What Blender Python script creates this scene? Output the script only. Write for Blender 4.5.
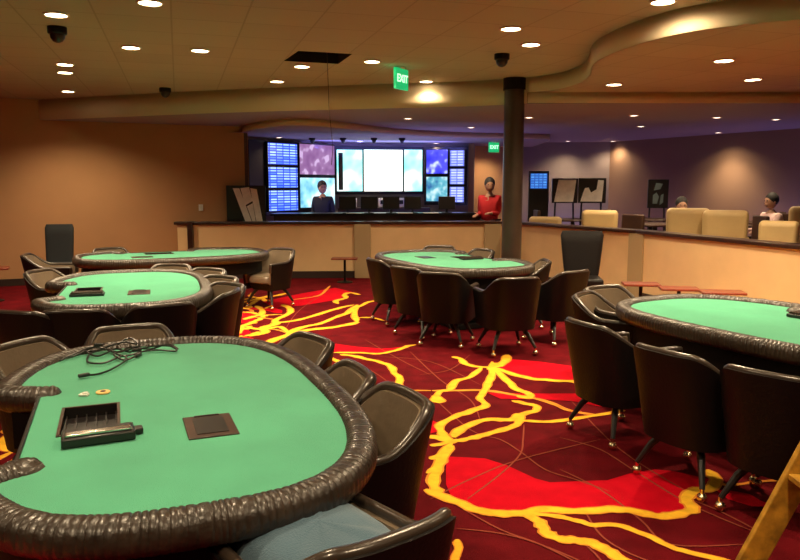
import bpy, bmesh, math, random
from mathutils import Vector, Matrix, noise
from mathutils.geometry import tessellate_polygon
R = math.radians
PI = math.pi
rnd = random.Random(7)
for o in list(bpy.data.objects):
    bpy.data.objects.remove(o)
scene = bpy.context.scene
COL = scene.collection

# ------------------------------------------------------------------ camera
F = 720.0; H0 = 186.0; EYE = 1.7
PITCH = math.atan((280 - H0) / F)
cd = bpy.data.cameras.new('camera'); cam = bpy.data.objects.new('camera', cd); COL.objects.link(cam)
cd.sensor_width = 36; cd.lens = 36 * F / 800.0; cd.clip_start = .05
cam.location = (0, 0, EYE); cam.rotation_euler = (PI / 2 - PITCH, 0, 0)
scene.camera = cam
# ------------------------------------------------------------------ world, exposure
w = bpy.data.worlds.new('world'); scene.world = w; w.use_nodes = True
w.node_tree.nodes['Background'].inputs[0].default_value = (1.0, .62, .4, 1)
w.node_tree.nodes['Background'].inputs[1].default_value = .02
vs = scene.view_settings
vs.view_transform = 'Standard'; vs.look = 'None'; vs.gamma = 1; vs.use_curve_mapping = False
vs.exposure = -0.12
SPOT_W = 125.0        # power of one recessed lamp
WARM = (1.0, .76, .47)

def at(x, y, z):
    """point of the room at height z that the photograph shows at (x, y)"""
    dx = (x - 400) / F; dy = (280 - y) / F
    ry = math.cos(PITCH) + dy * math.sin(PITCH); rz = -math.sin(PITCH) + dy * math.cos(PITCH)
    t = (z - EYE) / rz
    return Vector((dx * t, ry * t, z))

# ------------------------------------------------------------------ materials
def mat(name, col, rough=.6, metal=0, spec=.5, bump=0, bscale=40, vary=0, vscale=3, coat=0, emit=None, estr=0, sheen=0):
    m = bpy.data.materials.new(name); m.use_nodes = True
    nt = m.node_tree; b = nt.nodes['Principled BSDF']
    b.inputs['Base Color'].default_value = (*col, 1); b.inputs['Roughness'].default_value = rough
    b.inputs['Metallic'].default_value = metal; b.inputs['Specular IOR Level'].default_value = spec
    b.inputs['Coat Weight'].default_value = coat; b.inputs['Coat Roughness'].default_value = .2
    b.inputs['Sheen Weight'].default_value = sheen
    tc = nt.nodes.new('ShaderNodeTexCoord')
    if vary:
        n = nt.nodes.new('ShaderNodeTexNoise'); n.inputs['Scale'].default_value = vscale; n.inputs['Detail'].default_value = 5
        nt.links.new(tc.outputs['Object'], n.inputs['Vector'])
        r = nt.nodes.new('ShaderNodeValToRGB')
        r.color_ramp.elements[0].position = .3; r.color_ramp.elements[1].position = .7
        r.color_ramp.elements[0].color = (*[c * (1 - vary) for c in col], 1)
        r.color_ramp.elements[1].color = (*[min(1, c * (1 + vary)) for c in col], 1)
        nt.links.new(n.outputs['Fac'], r.inputs['Fac']); nt.links.new(r.outputs['Color'], b.inputs['Base Color'])
    if bump:
        n = nt.nodes.new('ShaderNodeTexNoise'); n.inputs['Scale'].default_value = bscale; n.inputs['Detail'].default_value = 4
        nt.links.new(tc.outputs['Object'], n.inputs['Vector'])
        bp = nt.nodes.new('ShaderNodeBump'); bp.inputs['Strength'].default_value = bump; bp.inputs['Distance'].default_value = .01
        nt.links.new(n.outputs['Fac'], bp.inputs['Height']); nt.links.new(bp.outputs['Normal'], b.inputs['Normal'])
    if emit:
        b.inputs['Emission Color'].default_value = (*emit, 1); b.inputs['Emission Strength'].default_value = estr
    return m

def ceiling_mat(name, col, lines=True):
    m = mat(name, col, rough=.9, bump=.25, bscale=60)
    nt = m.node_tree; b = nt.nodes['Principled BSDF']
    tc = nt.nodes.new('ShaderNodeTexCoord'); mp = nt.nodes.new('ShaderNodeMapping')
    mp.inputs['Rotation'].default_value = (0, 0, R(-17)); 
    br = nt.nodes.new('ShaderNodeTexBrick'); br.offset = 0; br.squash = 1
    br.inputs['Scale'].default_value = 1; br.inputs['Brick Width'].default_value = .62; br.inputs['Row Height'].default_value = .62
    br.inputs['Mortar Size'].default_value = .009; br.inputs['Mortar Smooth'].default_value = .3
    br.inputs['Color1'].default_value = (*col, 1); br.inputs['Color2'].default_value = (*[c * .93 for c in col], 1)
    br.inputs['Mortar'].default_value = (*[c * .74 for c in col], 1)
    nt.links.new(tc.outputs['Object'], mp.inputs['Vector']); nt.links.new(mp.outputs['Vector'], br.inputs['Vector'])
    nt.links.new(br.outputs['Color'], b.inputs['Base Color'])
    return m

def board_mat(name, back, light, accent, rows, cols, strength, fill=.6):
    """screen picture made of rows of small bright entries"""
    m = bpy.data.materials.new(name); m.use_nodes = True; nt = m.node_tree; b = nt.nodes['Principled BSDF']
    b.inputs['Base Color'].default_value = (.01, .01, .015, 1); b.inputs['Roughness'].default_value = .3
    tc = nt.nodes.new('ShaderNodeTexCoord')
    sx = nt.nodes.new('ShaderNodeSeparateXYZ'); cx = nt.nodes.new('ShaderNodeCombineXYZ')
    nt.links.new(tc.outputs['Object'], sx.inputs[0]); nt.links.new(sx.outputs['X'], cx.inputs['X']); nt.links.new(sx.outputs['Z'], cx.inputs['Y'])
    br = nt.nodes.new('ShaderNodeTexBrick'); br.offset = 0
    br.inputs['Scale'].default_value = 1; br.inputs['Brick Width'].default_value = cols; br.inputs['Row Height'].default_value = rows
    br.inputs['Mortar Size'].default_value = rows * (1 - fill) * .5; br.inputs['Mortar Smooth'].default_value = .2
    br.inputs['Color1'].default_value = (*light, 1); br.inputs['Color2'].default_value = (*accent, 1); br.inputs['Mortar'].default_value = (*back, 1)
    nt.links.new(cx.outputs[0], br.inputs['Vector'])
    nt.links.new(br.outputs['Color'], b.inputs['Emission Color']); b.inputs['Emission Strength'].default_value = strength
    return m

def cloud_mat(name, stops, scale, strength, detail=2):
    m = bpy.data.materials.new(name); m.use_nodes = True; nt = m.node_tree; b = nt.nodes['Principled BSDF']
    b.inputs['Base Color'].default_value = (.01, .01, .015, 1); b.inputs['Roughness'].default_value = .4
    tc = nt.nodes.new('ShaderNodeTexCoord'); n = nt.nodes.new('ShaderNodeTexNoise')
    n.inputs['Scale'].default_value = scale; n.inputs['Detail'].default_value = detail
    r = nt.nodes.new('ShaderNodeValToRGB'); cr = r.color_ramp
    while len(cr.elements) < len(stops): cr.elements.new(.5)
    for e, (p, c) in zip(cr.elements, stops): e.position = p; e.color = (*c, 1)
    nt.links.new(tc.outputs['Object'], n.inputs['Vector']); nt.links.new(n.outputs['Fac'], r.inputs['Fac'])
    nt.links.new(r.outputs['Color'], b.inputs['Emission Color']); b.inputs['Emission Strength'].default_value = strength
    return m

MT = dict(
    carpet=mat('carpet_maroon', (.105, .0035, .0065), .95, spec=.06, bump=.5, bscale=160, vary=.28, vscale=5),
    carpet_red=mat('carpet_red', (.50, .002, .012), .95, spec=.06, bump=.5, bscale=160, vary=.12, vscale=8),
    carpet_gold=mat('carpet_gold', (.86, .46, .028), .95, spec=.1, bump=.4, bscale=160, vary=.2, vscale=12),
    carpet_orange=mat('carpet_orange', (.72, .24, .03), .95, spec=.1, bump=.4, bscale=160, vary=.2, vscale=9),
    carpet_line=mat('carpet_line', (.26, .05, .03), .95, spec=.06, bump=.4, bscale=160),
    wall=mat('wall_tan', (.50, .27, .125), .85, bump=.12, bscale=60, vary=.05, vscale=1.5),
    wall_grey=mat('wall_grey', (.30, .24, .22), .85, bump=.12, bscale=60, vary=.05),
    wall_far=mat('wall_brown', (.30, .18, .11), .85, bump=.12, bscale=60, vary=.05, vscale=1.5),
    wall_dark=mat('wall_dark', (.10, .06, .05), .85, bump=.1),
    panel=mat('partition_beige', (.74, .52, .27), .8, bump=.12, bscale=70, vary=.05),
    pilaster=mat('pilaster_khaki', (.42, .31, .16), .75, bump=.1),
    cap=mat('dark_cap', (.030, .011, .007), .35, vary=.3, vscale=8, coat=.3),
    base=mat('dark_baseboard', (.03, .016, .012), .5),
    ceil=ceiling_mat('ceiling_tiles', (.43, .345, .25)),
    ceil_low=mat('ceiling_plaster', (.31, .25, .26), .9, bump=.1),
    fascia=mat('fascia_tan', (.60, .48, .32), .85, bump=.08),
    void=mat('void', (.01, .008, .006), .95),
    felt=mat('green_felt', (.072, .375, .22), .95, spec=.1, bump=.35, bscale=260, vary=.10, vscale=3.5, sheen=.25),
    rail=mat('rail_vinyl', (.030, .020, .013), .40, spec=.55, bump=.7, bscale=30, vary=.4, vscale=14, coat=.25),
    apron=mat('apron_black', (.006, .005, .005), .6, spec=.15, bump=.1),
    shell=mat('black_vinyl', (.006, .0045, .0045), .45, spec=.2, bump=.2, bscale=60),
    pad=mat('taupe_vinyl', (.18, .135, .090), .34, spec=.6, bump=.25, bscale=30, vary=.15, coat=.2),
    rim=mat('rim_vinyl', (.040, .028, .020), .28, spec=.6, bump=.15, bscale=30, coat=.4),
    legs=mat('black_leg', (.010, .009, .009), .4),
    brass=mat('caster_metal', (.75, .62, .42), .25, metal=1),
    blue=mat('blue_fabric', (.055, .12, .175), .85, bump=.4, bscale=200, vary=.12, sheen=.3),
    dark=mat('dark_plastic', (.014, .012, .012), .35),
    brown_box=mat('brown_plate', (.045, .020, .012), .45, vary=.3, vscale=20),
    chrome=mat('chrome', (.7, .66, .6), .2, metal=1),
    white=mat('white_plastic', (.75, .75, .68), .5),
    cream=mat('cream_button', (.75, .50, .16), .5),
    redwood=mat('red_wood', (.20, .035, .015), .35, vary=.25, vscale=9, coat=.3),
    yellow=mat('worn_yellow_paint', (.40, .20, .018), .5, vary=.6, vscale=14, bump=.3, bscale=30),
    armchair=mat('beige_leather', (.50, .345, .15), .55, bump=.2, bscale=30, vary=.08),
    darkwood=mat('dark_wood', (.05, .022, .012), .4, vary=.3),
    column=mat('column_bronze', (.055, .036, .026), .38, metal=.3, vary=.15, coat=.2),
    lens=mat('lamp_lens', (1, .9, .75), .5, emit=(1.0, .80, .50), estr=22),
    lens_small=mat('lamp_lens_small', (1, .9, .75), .5, emit=(1.0, .78, .62), estr=7),
    trim=mat('lamp_trim', (.75, .65, .5), .5),
    exit=mat('exit_green', (.02, .3, .12), .5, emit=(.01, .42, .13), estr=1.2),
    exit_letter=mat('exit_letter', (.7, 1, .8), .5, emit=(.55, 1.0, .65), estr=1.6),
    skin=mat('skin', (.42, .22, .14), .6), hair=mat('dark_hair', (.012, .009, .008), .7),
    red_cloth=mat('red_shirt', (.50, .010, .016), .8, bump=.2), dark_cloth=mat('dark_clothes', (.012, .012, .018), .85),
    pink_cloth=mat('pale_pink_shirt', (.72, .50, .47), .8, bump=.2),
    paper=mat('paper', (.86, .82, .78), .8, vary=.12, vscale=9), glass_dark=mat('dark_panel', (.012, .010, .010), .3),
)

# ------------------------------------------------------------------ mesh builder
class MB:
    def __init__(s): s.v = []; s.f = []; s.m = []
    def add(s, vs_, fs, mi=0):
        n = len(s.v); s.v += [tuple(p) for p in vs_]
        for f in fs: s.f.append(tuple(n + i for i in f)); s.m.append(mi)
        return s
    def box(s, c, d, rz=0, mi=0, rx=0, ry=0, taper=1):
        M = Matrix.Translation(c) @ Matrix.Rotation(rz, 4, 'Z') @ Matrix.Rotation(ry, 4, 'Y') @ Matrix.Rotation(rx, 4, 'X')
        vv = []
        for z in (-1, 1):
            k = taper if z < 0 else 1
            for x, y in ((-1, -1), (1, -1), (1, 1), (-1, 1)):
                vv.append(M @ Vector((x * d[0] / 2 * k, y * d[1] / 2 * k, z * d[2] / 2)))
        return s.add(vv, [(3, 2, 1, 0), (4, 5, 6, 7), (0, 1, 5, 4), (1, 2, 6, 5), (2, 3, 7, 6), (3, 0, 4, 7)], mi)
    def prism(s, poly, z0, z1, mi=0):
        n = len(poly); a = sum(poly[i][0] * poly[(i + 1) % n][1] - poly[(i + 1) % n][0] * poly[i][1] for i in range(n))
        if a < 0: poly = poly[::-1]
        vv = [(p[0], p[1], z0) for p in poly] + [(p[0], p[1], z1) for p in poly]
        fs = [tuple(range(n))[::-1], tuple(range(n, 2 * n))] + [(i, (i + 1) % n, n + (i + 1) % n, n + i) for i in range(n)]
        return s.add(vv, fs, mi)
    def tube(s, path, r, seg=10, mi=0, caps=True, rr=None):
        path = [Vector(p) for p in path]; n = len(path); vv = []; fs = []
        for i, p in enumerate(path):
            t = (path[min(i + 1, n - 1)] - path[max(i - 1, 0)]).normalized()
            up = Vector((0, 0, 1)) if abs(t.z) < .9 else Vector((0, 1, 0))
            a = t.cross(up).normalized(); b = a.cross(t).normalized()
            q = r if rr is None else rr[i]
            for k in range(seg):
                an = 2 * PI * k / seg; vv.append(p + (a * math.cos(an) + b * math.sin(an)) * q)
        for i in range(n - 1):
            for k in range(seg):
                fs.append((i * seg + k, i * seg + (k + 1) % seg, (i + 1) * seg + (k + 1) % seg, (i + 1) * seg + k))
        if caps: fs += [tuple(range(seg))[::-1], tuple(range((n - 1) * seg, n * seg))]
        return s.add(vv, fs, mi)
    def lathe(s, prof, c=(0, 0, 0), seg=24, mi=0):
        vv = []; fs = []; n = len(prof)
        for r_, z in prof:
            for k in range(seg):
                a = 2 * PI * k / seg; vv.append((c[0] + r_ * math.cos(a), c[1] + r_ * math.sin(a), c[2] + z))
        for i in range(n - 1):
            for k in range(seg):
                fs.append((i * seg + k, i * seg + (k + 1) % seg, (i + 1) * seg + (k + 1) % seg, (i + 1) * seg + k))
        fs += [tuple(range(seg))[::-1], tuple(range((n - 1) * seg, n * seg))]
        return s.add(vv, fs, mi)
    def ball(s, c, r, seg=12, mi=0, sc=(1, 1, 1)):
        vv = []; fs = []; rings = seg // 2 + 1
        for i in range(rings + 1):
            th = PI * i / rings
            for k in range(seg):
                a = 2 * PI * k / seg
                vv.append((c[0] + r * sc[0] * math.sin(th) * math.cos(a), c[1] + r * sc[1] * math.sin(th) * math.sin(a), c[2] + r * sc[2] * math.cos(th)))
        for i in range(rings):
            for k in range(seg):
                fs.append((i * seg + k, (i + 1) * seg + k, (i + 1) * seg + (k + 1) % seg, i * seg + (k + 1) % seg))
        return s.add(vv, fs, mi)
    def build(s, name, mats, parent=None, smooth=True, bevel=0, loc=(0, 0, 0), rz=0, segs=2, sub=0):
        me = bpy.data.meshes.new(name); me.from_pydata(s.v, [], s.f)
        if not isinstance(mats, (list, tuple)): mats = [mats]
        for m in mats: me.materials.append(m)
        for p, i in zip(me.polygons, s.m): p.material_index = i
        bm = bmesh.new(); bm.from_mesh(me)
        bmesh.ops.recalc_face_normals(bm, faces=bm.faces); bm.to_mesh(me); bm.free()
        if smooth:
            for p in me.polygons: p.use_smooth = True
            me.set_sharp_from_angle(angle=R(42))
        o = bpy.data.objects.new(name, me); COL.objects.link(o); o.location = loc; o.rotation_euler = (0, 0, rz)
        if parent: o.parent = parent
        if bevel:
            b = o.modifiers.new('bevel', 'BEVEL'); b.width = bevel; b.segments = segs; b.limit_method = 'ANGLE'; b.angle_limit = R(40)
        if sub:
            b = o.modifiers.new('sub', 'SUBSURF'); b.levels = sub; b.render_levels = sub
        return o

def tag(o, label, cat, group=None):
    o['label'] = label; o['category'] = cat
    if group: o['group'] = group
    elif 'group' in o.keys(): del o['group']
    return o
def thing(name, label, cat, loc=(0, 0, 0), rz=0, group=None):
    o = bpy.data.objects.new(name, None); COL.objects.link(o); o.location = loc; o.rotation_euler = (0, 0, rz)
    o.empty_display_size = .1
    return tag(o, label, cat, group)
def struct(o): o['kind'] = 'structure'; return o
KIDS = {}
def copy_tree(o, parent=None):
    c = o.copy(); COL.objects.link(c)
    if parent: c.parent = parent
    for ch in [k for k in o.children]: copy_tree(ch, c)
    return c
def put(proto, flag, loc, rz, label, cat, group=None):
    """first call moves the prototype itself, later ones copy it"""
    if flag.get(proto.name): o = copy_tree(proto)
    else: o = proto; flag[proto.name] = 1
    o.location = loc; o.rotation_euler = (0, 0, rz)
    return tag(o, label, cat, group)
USED = {}
def spline(pts, n=6):
    pts = [Vector(p) for p in pts]; out = []
    for i in range(len(pts) - 1):
        p0 = pts[max(i - 1, 0)]; p1 = pts[i]; p2 = pts[i + 1]; p3 = pts[min(i + 2, len(pts) - 1)]
        for k in range(n):
            t = k / n
            out.append(.5 * ((2 * p1) + (p2 - p0) * t + (2 * p0 - 5 * p1 + 4 * p2 - p3) * t * t + (3 * p1 - p0 - 3 * p2 + p3) * t ** 3))
    out.append(pts[-1]); return out

# ================================================================== STRUCTURE
ZA, ZB, ZC, ZD = 3.15, 2.95, 2.81, 2.70
# ---- floor with woven carpet pattern
fb = MB()
fb.add([(-11, -4, 0), (14, -4, 0), (14, 20.5, 0), (-11, 20.5, 0)], [(0, 1, 2, 3)], 0)
VEINS = [  # (points in the photograph, width in metres)
 ([(425,490),(450,500),(475,510),(500,514),(520,514),(545,510),(575,512),(610,510),(635,512),(660,517),(677,515),(692,511),(690,505),(686,499),(695,491),(710,489),(716,480),(707,470)], .062),
 ([(520,514),(550,516),(572,520),(590,525),(617,526),(642,534),(667,546),(685,552),(710,558),(745,568),(790,585)], .036),
 ([(525,513),(536,520),(543,527),(547,534),(560,540),(575,541),(590,543),(605,550),(618,558),(640,570),(660,595)], .058),
 ([(440,494),(434,486),(436,474),(439,464),(445,455),(452,446)], .085),
 ([(430,436),(440,439),(450,442),(458,440)], .06), ([(430,446),(440,445),(450,442)], .05), ([(430,460),(440,455),(452,444)], .05), ([(427,474),(437,466)], .05),
 ([(452,444),(443,434),(440,426),(455,417),(470,412),(485,406),(480,399),(485,390),(489,382),(492,372),(492,362)], .075),
 ([(454,438),(460,430),(482,421),(498,420),(512,420),(518,414)], .06),
 ([(456,442),(470,439),(482,436),(500,431),(515,426),(520,420),(522,415),(536,411),(535,406),(525,404),(512,401)], .072),
 ([(520,421),(550,422),(575,419),(600,415),(625,411)], .045),
 ([(494,368),(507,381),(515,389),(529,394),(529,398),(517,396)], .085),
 ([(494,368),(512,374),(532,379),(555,381),(575,382),(584,387)], .09),
 ([(494,368),(477,367),(465,364),(460,359),(452,357)], .07),
 ([(482,367),(470,377),(455,382),(450,390),(440,392),(435,400),(438,403)], .07),
 ([(494,368),(504,362),(507,355)], .1), ([(488,370),(497,364),(502,367)], .09),
 ([(328,353),(356,353),(379,354),(395,351),(406,347),(416,345)], .065),
 ([(340,355),(352,356),(365,359),(382,363),(391,367),(395,374),(400,378),(399,385),(401,391),(391,398),(380,402)], .075),
 ([(326,357),(334,360),(345,365),(354,374),(357,382),(357,387),(350,390)], .075),
 ([(434,396),(440,401),(436,403)], .1),
 ([(262,347),(272,341),(290,335),(310,330),(330,328),(352,324),(358,322)], .12),
 ([(285,336),(300,328),(320,324),(334,318),(348,313),(356,306)], .10), ([(357,322),(355,314),(357,305)], .10),
 ([(270,324),(278,323),(300,320),(320,314),(340,308),(354,305)], .09),
 ([(246,327),(262,330),(280,327),(288,333)], .08),
 ([(246,336),(256,335),(266,332),(264,328),(276,324),(276,320),(290,313),(289,308),(282,305)], .11),
 ([(244,320),(252,317),(260,315),(262,310),(256,306)], .1),
 ([(338,304),(336,301),(346,298),(344,295),(350,293),(360,295)], .09),
 ([(358,318),(372,318),(384,321)], .07), ([(357,308),(370,302),(383,300)], .06),
 ([(457,540),(458,550),(455,560),(450,580)], .035),
]
ORANGE = [([(432,391),(455,391),(487,391),(517,396),(540,400),(555,405),(570,411),(600,416)], .05), ([(350,390),(375,391),(402,391),(431,391)], .04),
 ([(292,300),(318,296),(326,290),(330,286)], .05), ([(248,317),(262,318),(276,320)], .05), ([(250,328),(276,330),(290,334)], .04),
 ([(715,480),(727,486),(745,484),(760,482),(790,480)], .03)]
REDS = [
 [(447,457),(485,459),(507,466),(535,479),(550,483),(600,481),(607,481),(630,474),(655,470),(675,472),(710,480),(697,491),(687,499),(692,511),(677,515),(660,517),(635,512),(610,510),(560,511),(520,514),(500,514),(475,510),(452,499),(446,485),(446,470)],
 [(310,340),(328,343),(356,347),(381,349),(395,348),(406,347),(395,351),(379,354),(328,353),(310,352)],
 [(505,359),(540,362),(575,367),(600,370),(590,384),(575,382),(555,381),(532,379),(512,374),(497,368)],
 [(487,393),(520,394),(550,394),(575,394),(600,400),(615,407),(600,407),(575,402),(550,400),(500,399)],
 [(715,490),(735,492),(750,495),(762,502),(780,508),(752,507),(728,500)],
 [(262,302),(300,294),(335,288),(352,292),(338,300),(300,306),(275,308)],
 [(425,418),(440,424),(438,432),(430,434),(420,428)],
]
LINES = [[(524,425),(523,440),(520,455),(500,475),(467,500)], [(430,395),(470,430),(500,440),(520,452),(545,470),(575,480),(610,492)],
 [(455,505),(500,530),(540,545),(590,570)], [(455,529),(500,534),(540,545),(590,566)], [(585,512),(600,535),(625,552),(660,566)],
 [(560,470),(600,490),(640,520),(670,545),(745,545)], [(560,438),(600,450),(640,475),(690,505),(760,535)], [(690,500),(720,512),(770,538)],
 [(570,400),(620,450),(700,500)], [(410,352),(440,380),(470,400),(480,420)], [(420,375),(450,370),(470,355)], [(585,545),(600,560),(610,580)],
 [(430,500),(470,480),(520,460),(600,440)], [(365,340),(400,360),(430,375)], [(330,290),(300,310),(285,330)], [(355,362),(385,380),(400,400)], [(380,357),(430,362),(480,385)]]
def ribbon(path, width, z, mi, wob=.25, seed=0):
    P = spline(path, 5); vv = []; fs = []; n = len(P)
    for i, p in enumerate(P):
        t = P[min(i + 1, n - 1)] - P[max(i - 1, 0)]; t.z = 0
        if t.length < 1e-6: t = Vector((1, 0, 0))
        t.normalize(); a = Vector((-t.y, t.x, 0))
        k = 1 + wob * noise.noise(Vector((i * .35, seed * 7.1, 0))) * 2; k2 = 1 + wob * noise.noise(Vector((i * .35, seed * 7.1 + 40, 0))) * 2
        e = min(1, .35 + i * .3, .35 + (n - 1 - i) * .3)
        vv += [(p + a * width / 2 * k * e), (p - a * width / 2 * k2 * e)]
        vv[-1].z = z; vv[-2].z = z
        if i: fs.append((2 * i - 2, 2 * i - 1, 2 * i + 1, 2 * i))
    fb.add(vv, fs, mi)
def world(path, tr): return [tr @ at(x, y, 0) for x, y in path]
TRS = [Matrix.Identity(4),
       Matrix.Translation((-1.6, 13.2, 0)) @ Matrix.Rotation(PI, 4, 'Z'),
       Matrix.Translation((4.2, 1.2, 0)) @ Matrix.Rotation(.15, 4, 'Z'),
       Matrix.Translation((-4.3, 4.6, 0)) @ Matrix.Rotation(-.2, 4, 'Z'),
       Matrix.Translation((4.0, 17.2, 0)) @ Matrix.Rotation(PI - .2, 4, 'Z'),
       Matrix.Translation((-2.6, -2.2, 0)) @ Matrix.Rotation(.1, 4, 'Z')]
for ti, tr in enumerate(TRS):
    zb = .0006 + (len(TRS) - ti) * .0006
    if ti:
        # repeats of the woven pattern stay clear of the aisle where the first one lies
        def ok(P): return not any(-1.3 < p.x < 1.9 and 2.0 < p.y < 12.6 for p in P)
    else:
        def ok(P): return True
    k = 0
    for poly in REDS:
        P = world(poly, tr)
        if ok(P):
            tri = tessellate_polygon([[Vector((p.x, p.y, 0)) for p in P]])
            fb.add([(p.x, p.y, zb + k * 2e-5) for p in P], [tuple(t) for t in tri], 1)
        k += 1
    for l in LINES:
        P = world(l, tr)
        if ok(P): ribbon(P, .011, zb + .0002 + k * 1e-6, 4, 0, k)
        k += 1
    for l, wd in ORANGE:
        P = world(l, tr)
        if ok(P): ribbon(P, wd, zb + .00026 + k * 1e-6, 3, .25, k)
        k += 1
    for l, wd in VEINS:
        P = world(l, tr); wd = wd if wd < .065 else wd * .74
        if ok(P):
            ribbon(P, wd * 1.32, zb + .00034 + k * 1e-6, 3, .3, k)
            ribbon(P, wd * .95, zb + .00044 + k * 1e-6, 2, .3, k)
        k += 1
fo = struct(fb.build('floor', [MT['carpet'], MT['carpet_red'], MT['carpet_gold'], MT['carpet_orange'], MT['carpet_line']], smooth=False))

# ---- walls
def wall(name, pts, z1, m, th=.12, base=True, z0=0):
    b = MB(); P = [Vector((x, y, 0)) for x, y in pts]
    for i in range(len(P) - 1):
        a, c = P[i], P[i + 1]; d = (c - a); L = d.length; ang = math.atan2(d.y, d.x); mid = (a + c) / 2
        nrm = Vector((-d.y, d.x, 0)).normalized()
        b.box(tuple(mid + nrm * th / 2 + Vector((0, 0, (z0 + z1) / 2))), (L + .02, th, z1 - z0), ang)
    o = struct(b.build(name, m, smooth=False))
    if base:
        b = MB()
        for i in range(len(P) - 1):
            a, c = P[i], P[i + 1]; d = (c - a); L = d.length; ang = math.atan2(d.y, d.x); mid = (a + c) / 2
            nrm = Vector((-d.y, d.x, 0)).normalized()
            b.box(tuple(mid - nrm * .008 + Vector((0, 0, .06))), (L, .016, .12), ang)
        struct(b.build(name.replace('wall', 'baseboard'), MT['base'], smooth=False))
    return o
wall('wall_left', [(-11, 10.2), (-6.9, 12.15), (-2.9, 13.9)], 3.3, MT['wall'])
wall('wall_side_left', [(-11, -4), (-11, 10.2)], 3.3, MT['wall'])
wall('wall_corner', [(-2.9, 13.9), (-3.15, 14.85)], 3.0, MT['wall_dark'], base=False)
wall('wall_back', [(-3.15, 14.85), (-1.55, 17.0), (.62, 17.5), (1.75, 17.3)], 3.0, MT['wall_grey'])
wall('wall_far', [(1.75, 17.3), (1.85, 18.4), (2.95, 18.9)], 3.0, MT['wall'])
wall('wall_back_right', [(2.95, 18.9), (5.35, 18.6)], 3.0, MT['wall_grey'])
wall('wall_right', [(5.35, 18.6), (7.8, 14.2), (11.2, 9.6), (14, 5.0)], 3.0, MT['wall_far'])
wall('wall_side_right', [(14, 5.0), (14, -4)], 3.3, MT['wall'])
wall('wall_front', [(14, -4), (-11, -4)], 3.3, MT['wall'])

# ---- ceilings
EDGE_AC = spline([(-6.4, 12.6, 0), (-4.5, 11.9, 0), (-2.7, 11.25, 0), (-.8, 10.75, 0), (.3, 10.5, 0), (1.2, 10.25, 0), (1.72, 9.98, 0)], 4)
EDGE_AB = spline([(1.72, 9.98, 0), (2.06, 9.6, 0), (2.2, 9.0, 0), (2.15, 8.4, 0), (2.03, 7.85, 0), (1.99, 7.4, 0), (2.06, 6.85, 0), (2.22, 6.35, 0), (2.5, 5.97, 0), (3.0, 5.68, 0), (3.8, 5.4, 0), (5.2, 5.15, 0), (8, 4.9, 0), (14, 4.7, 0)], 6)
def cap_poly(b, outer, holes, z, mi=0):
    loops = [[Vector((p[0], p[1], 0)) for p in outer]] + [[Vector((p[0], p[1], 0)) for p in h] for h in holes]
    tri = tessellate_polygon(loops); allp = [p for l in loops for p in l]
    b.add([(p.x, p.y, z) for p in allp], [tuple(t) for t in tri], mi)
HOLE = [(-1.36, 8.68), (-1.10, 8.05), (-.53, 8.23), (-.74, 8.89)]
b = MB()
cap_poly(b, [(14.1, -4.1), (-11.1, -4.1), (-11.1, 10.2), (-6.9, 12.4)] + [(p.x, p.y) for p in EDGE_AC] + [(p.x, p.y) for p in EDGE_AB[1:]], [HOLE], ZA)
ca = struct(b.build('ceiling', MT['ceil'], smooth=False))
b = MB()   # dark plenum above the missing tile
hz = .5
for i in range(4):
    p, q = HOLE[i], HOLE[(i + 1) % 4]
    b.add([(p[0], p[1], ZA), (q[0], q[1], ZA), (q[0], q[1], ZA + hz), (p[0], p[1], ZA + hz)], [(0, 1, 2, 3)])
b.add([(p[0], p[1], ZA + hz) for p in HOLE], [(0, 1, 2, 3)])
struct(b.build('ceiling_opening', MT['void'], smooth=False))
def fascia(name, edge, z0, z1, m, lip=.0):
    b = MB(); n = len(edge); vv = []; fs = []
    for p in edge: vv += [(p.x, p.y, z0), (p.x, p.y, z1)]
    for i in range(n - 1): fs.append((2 * i, 2 * i + 2, 2 * i + 3, 2 * i + 1))
    b.add(vv, fs)
    o = b.build(name, m, smooth=False)
    for p in o.data.polygons: p.use_smooth = True
    s = o.modifiers.new('s', 'SOLIDIFY'); s.thickness = .02; s.offset = 0
    return struct(o)
fascia('ceiling_fascia_left', EDGE_AC, ZC, ZA, MT['fascia'])
fascia('ceiling_fascia_curved', EDGE_AB, ZB, ZA, MT['fascia'])
fascia('ceiling_fascia_right', [Vector((x, 9.93 + (.03 if x > 3 else 0), 0)) for x in (1.72, 3.5, 6, 9, 11)], ZC, ZB, MT['fascia'])
b = MB(); cap_poly(b, [(p.x, p.y) for p in EDGE_AB] + [(14, 9.98), (1.72, 9.95)], [], ZB)
struct(b.build('ceiling_middle', MT['ceil'], smooth=False))
b = MB(); cap_poly(b, [(p.x, p.y) for p in EDGE_AC] + [(14, 9.96), (14, 20.5), (-7.5, 20.5), (-7.5, 12.9)], [], ZC)
struct(b.build('ceiling_low', MT['ceil_low'], smooth=False))
EDGE_D = spline([(-2.95, 13.75, 0), (-2.35, 12.7, 0), (-1.75, 12.2, 0), (-1.2, 12.6, 0), (-.6, 13.5, 0), (0, 14.35, 0), (1, 15.1, 0), (2, 15.5, 0), (2.9, 15.7, 0), (3.3, 16.2, 0), (3.4, 19, 0)], 5)
b = MB(); cap_poly(b, [(p.x, p.y) for p in EDGE_D] + [(3.4, 20), (-4.5, 20), (-4.5, 13.8)], [], ZD)
struct(b.build('ceiling_lowest', MT['ceil_low'], smooth=False))
fascia('ceiling_fascia_bar', EDGE_D, ZD, ZC, MT['fascia'])

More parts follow.
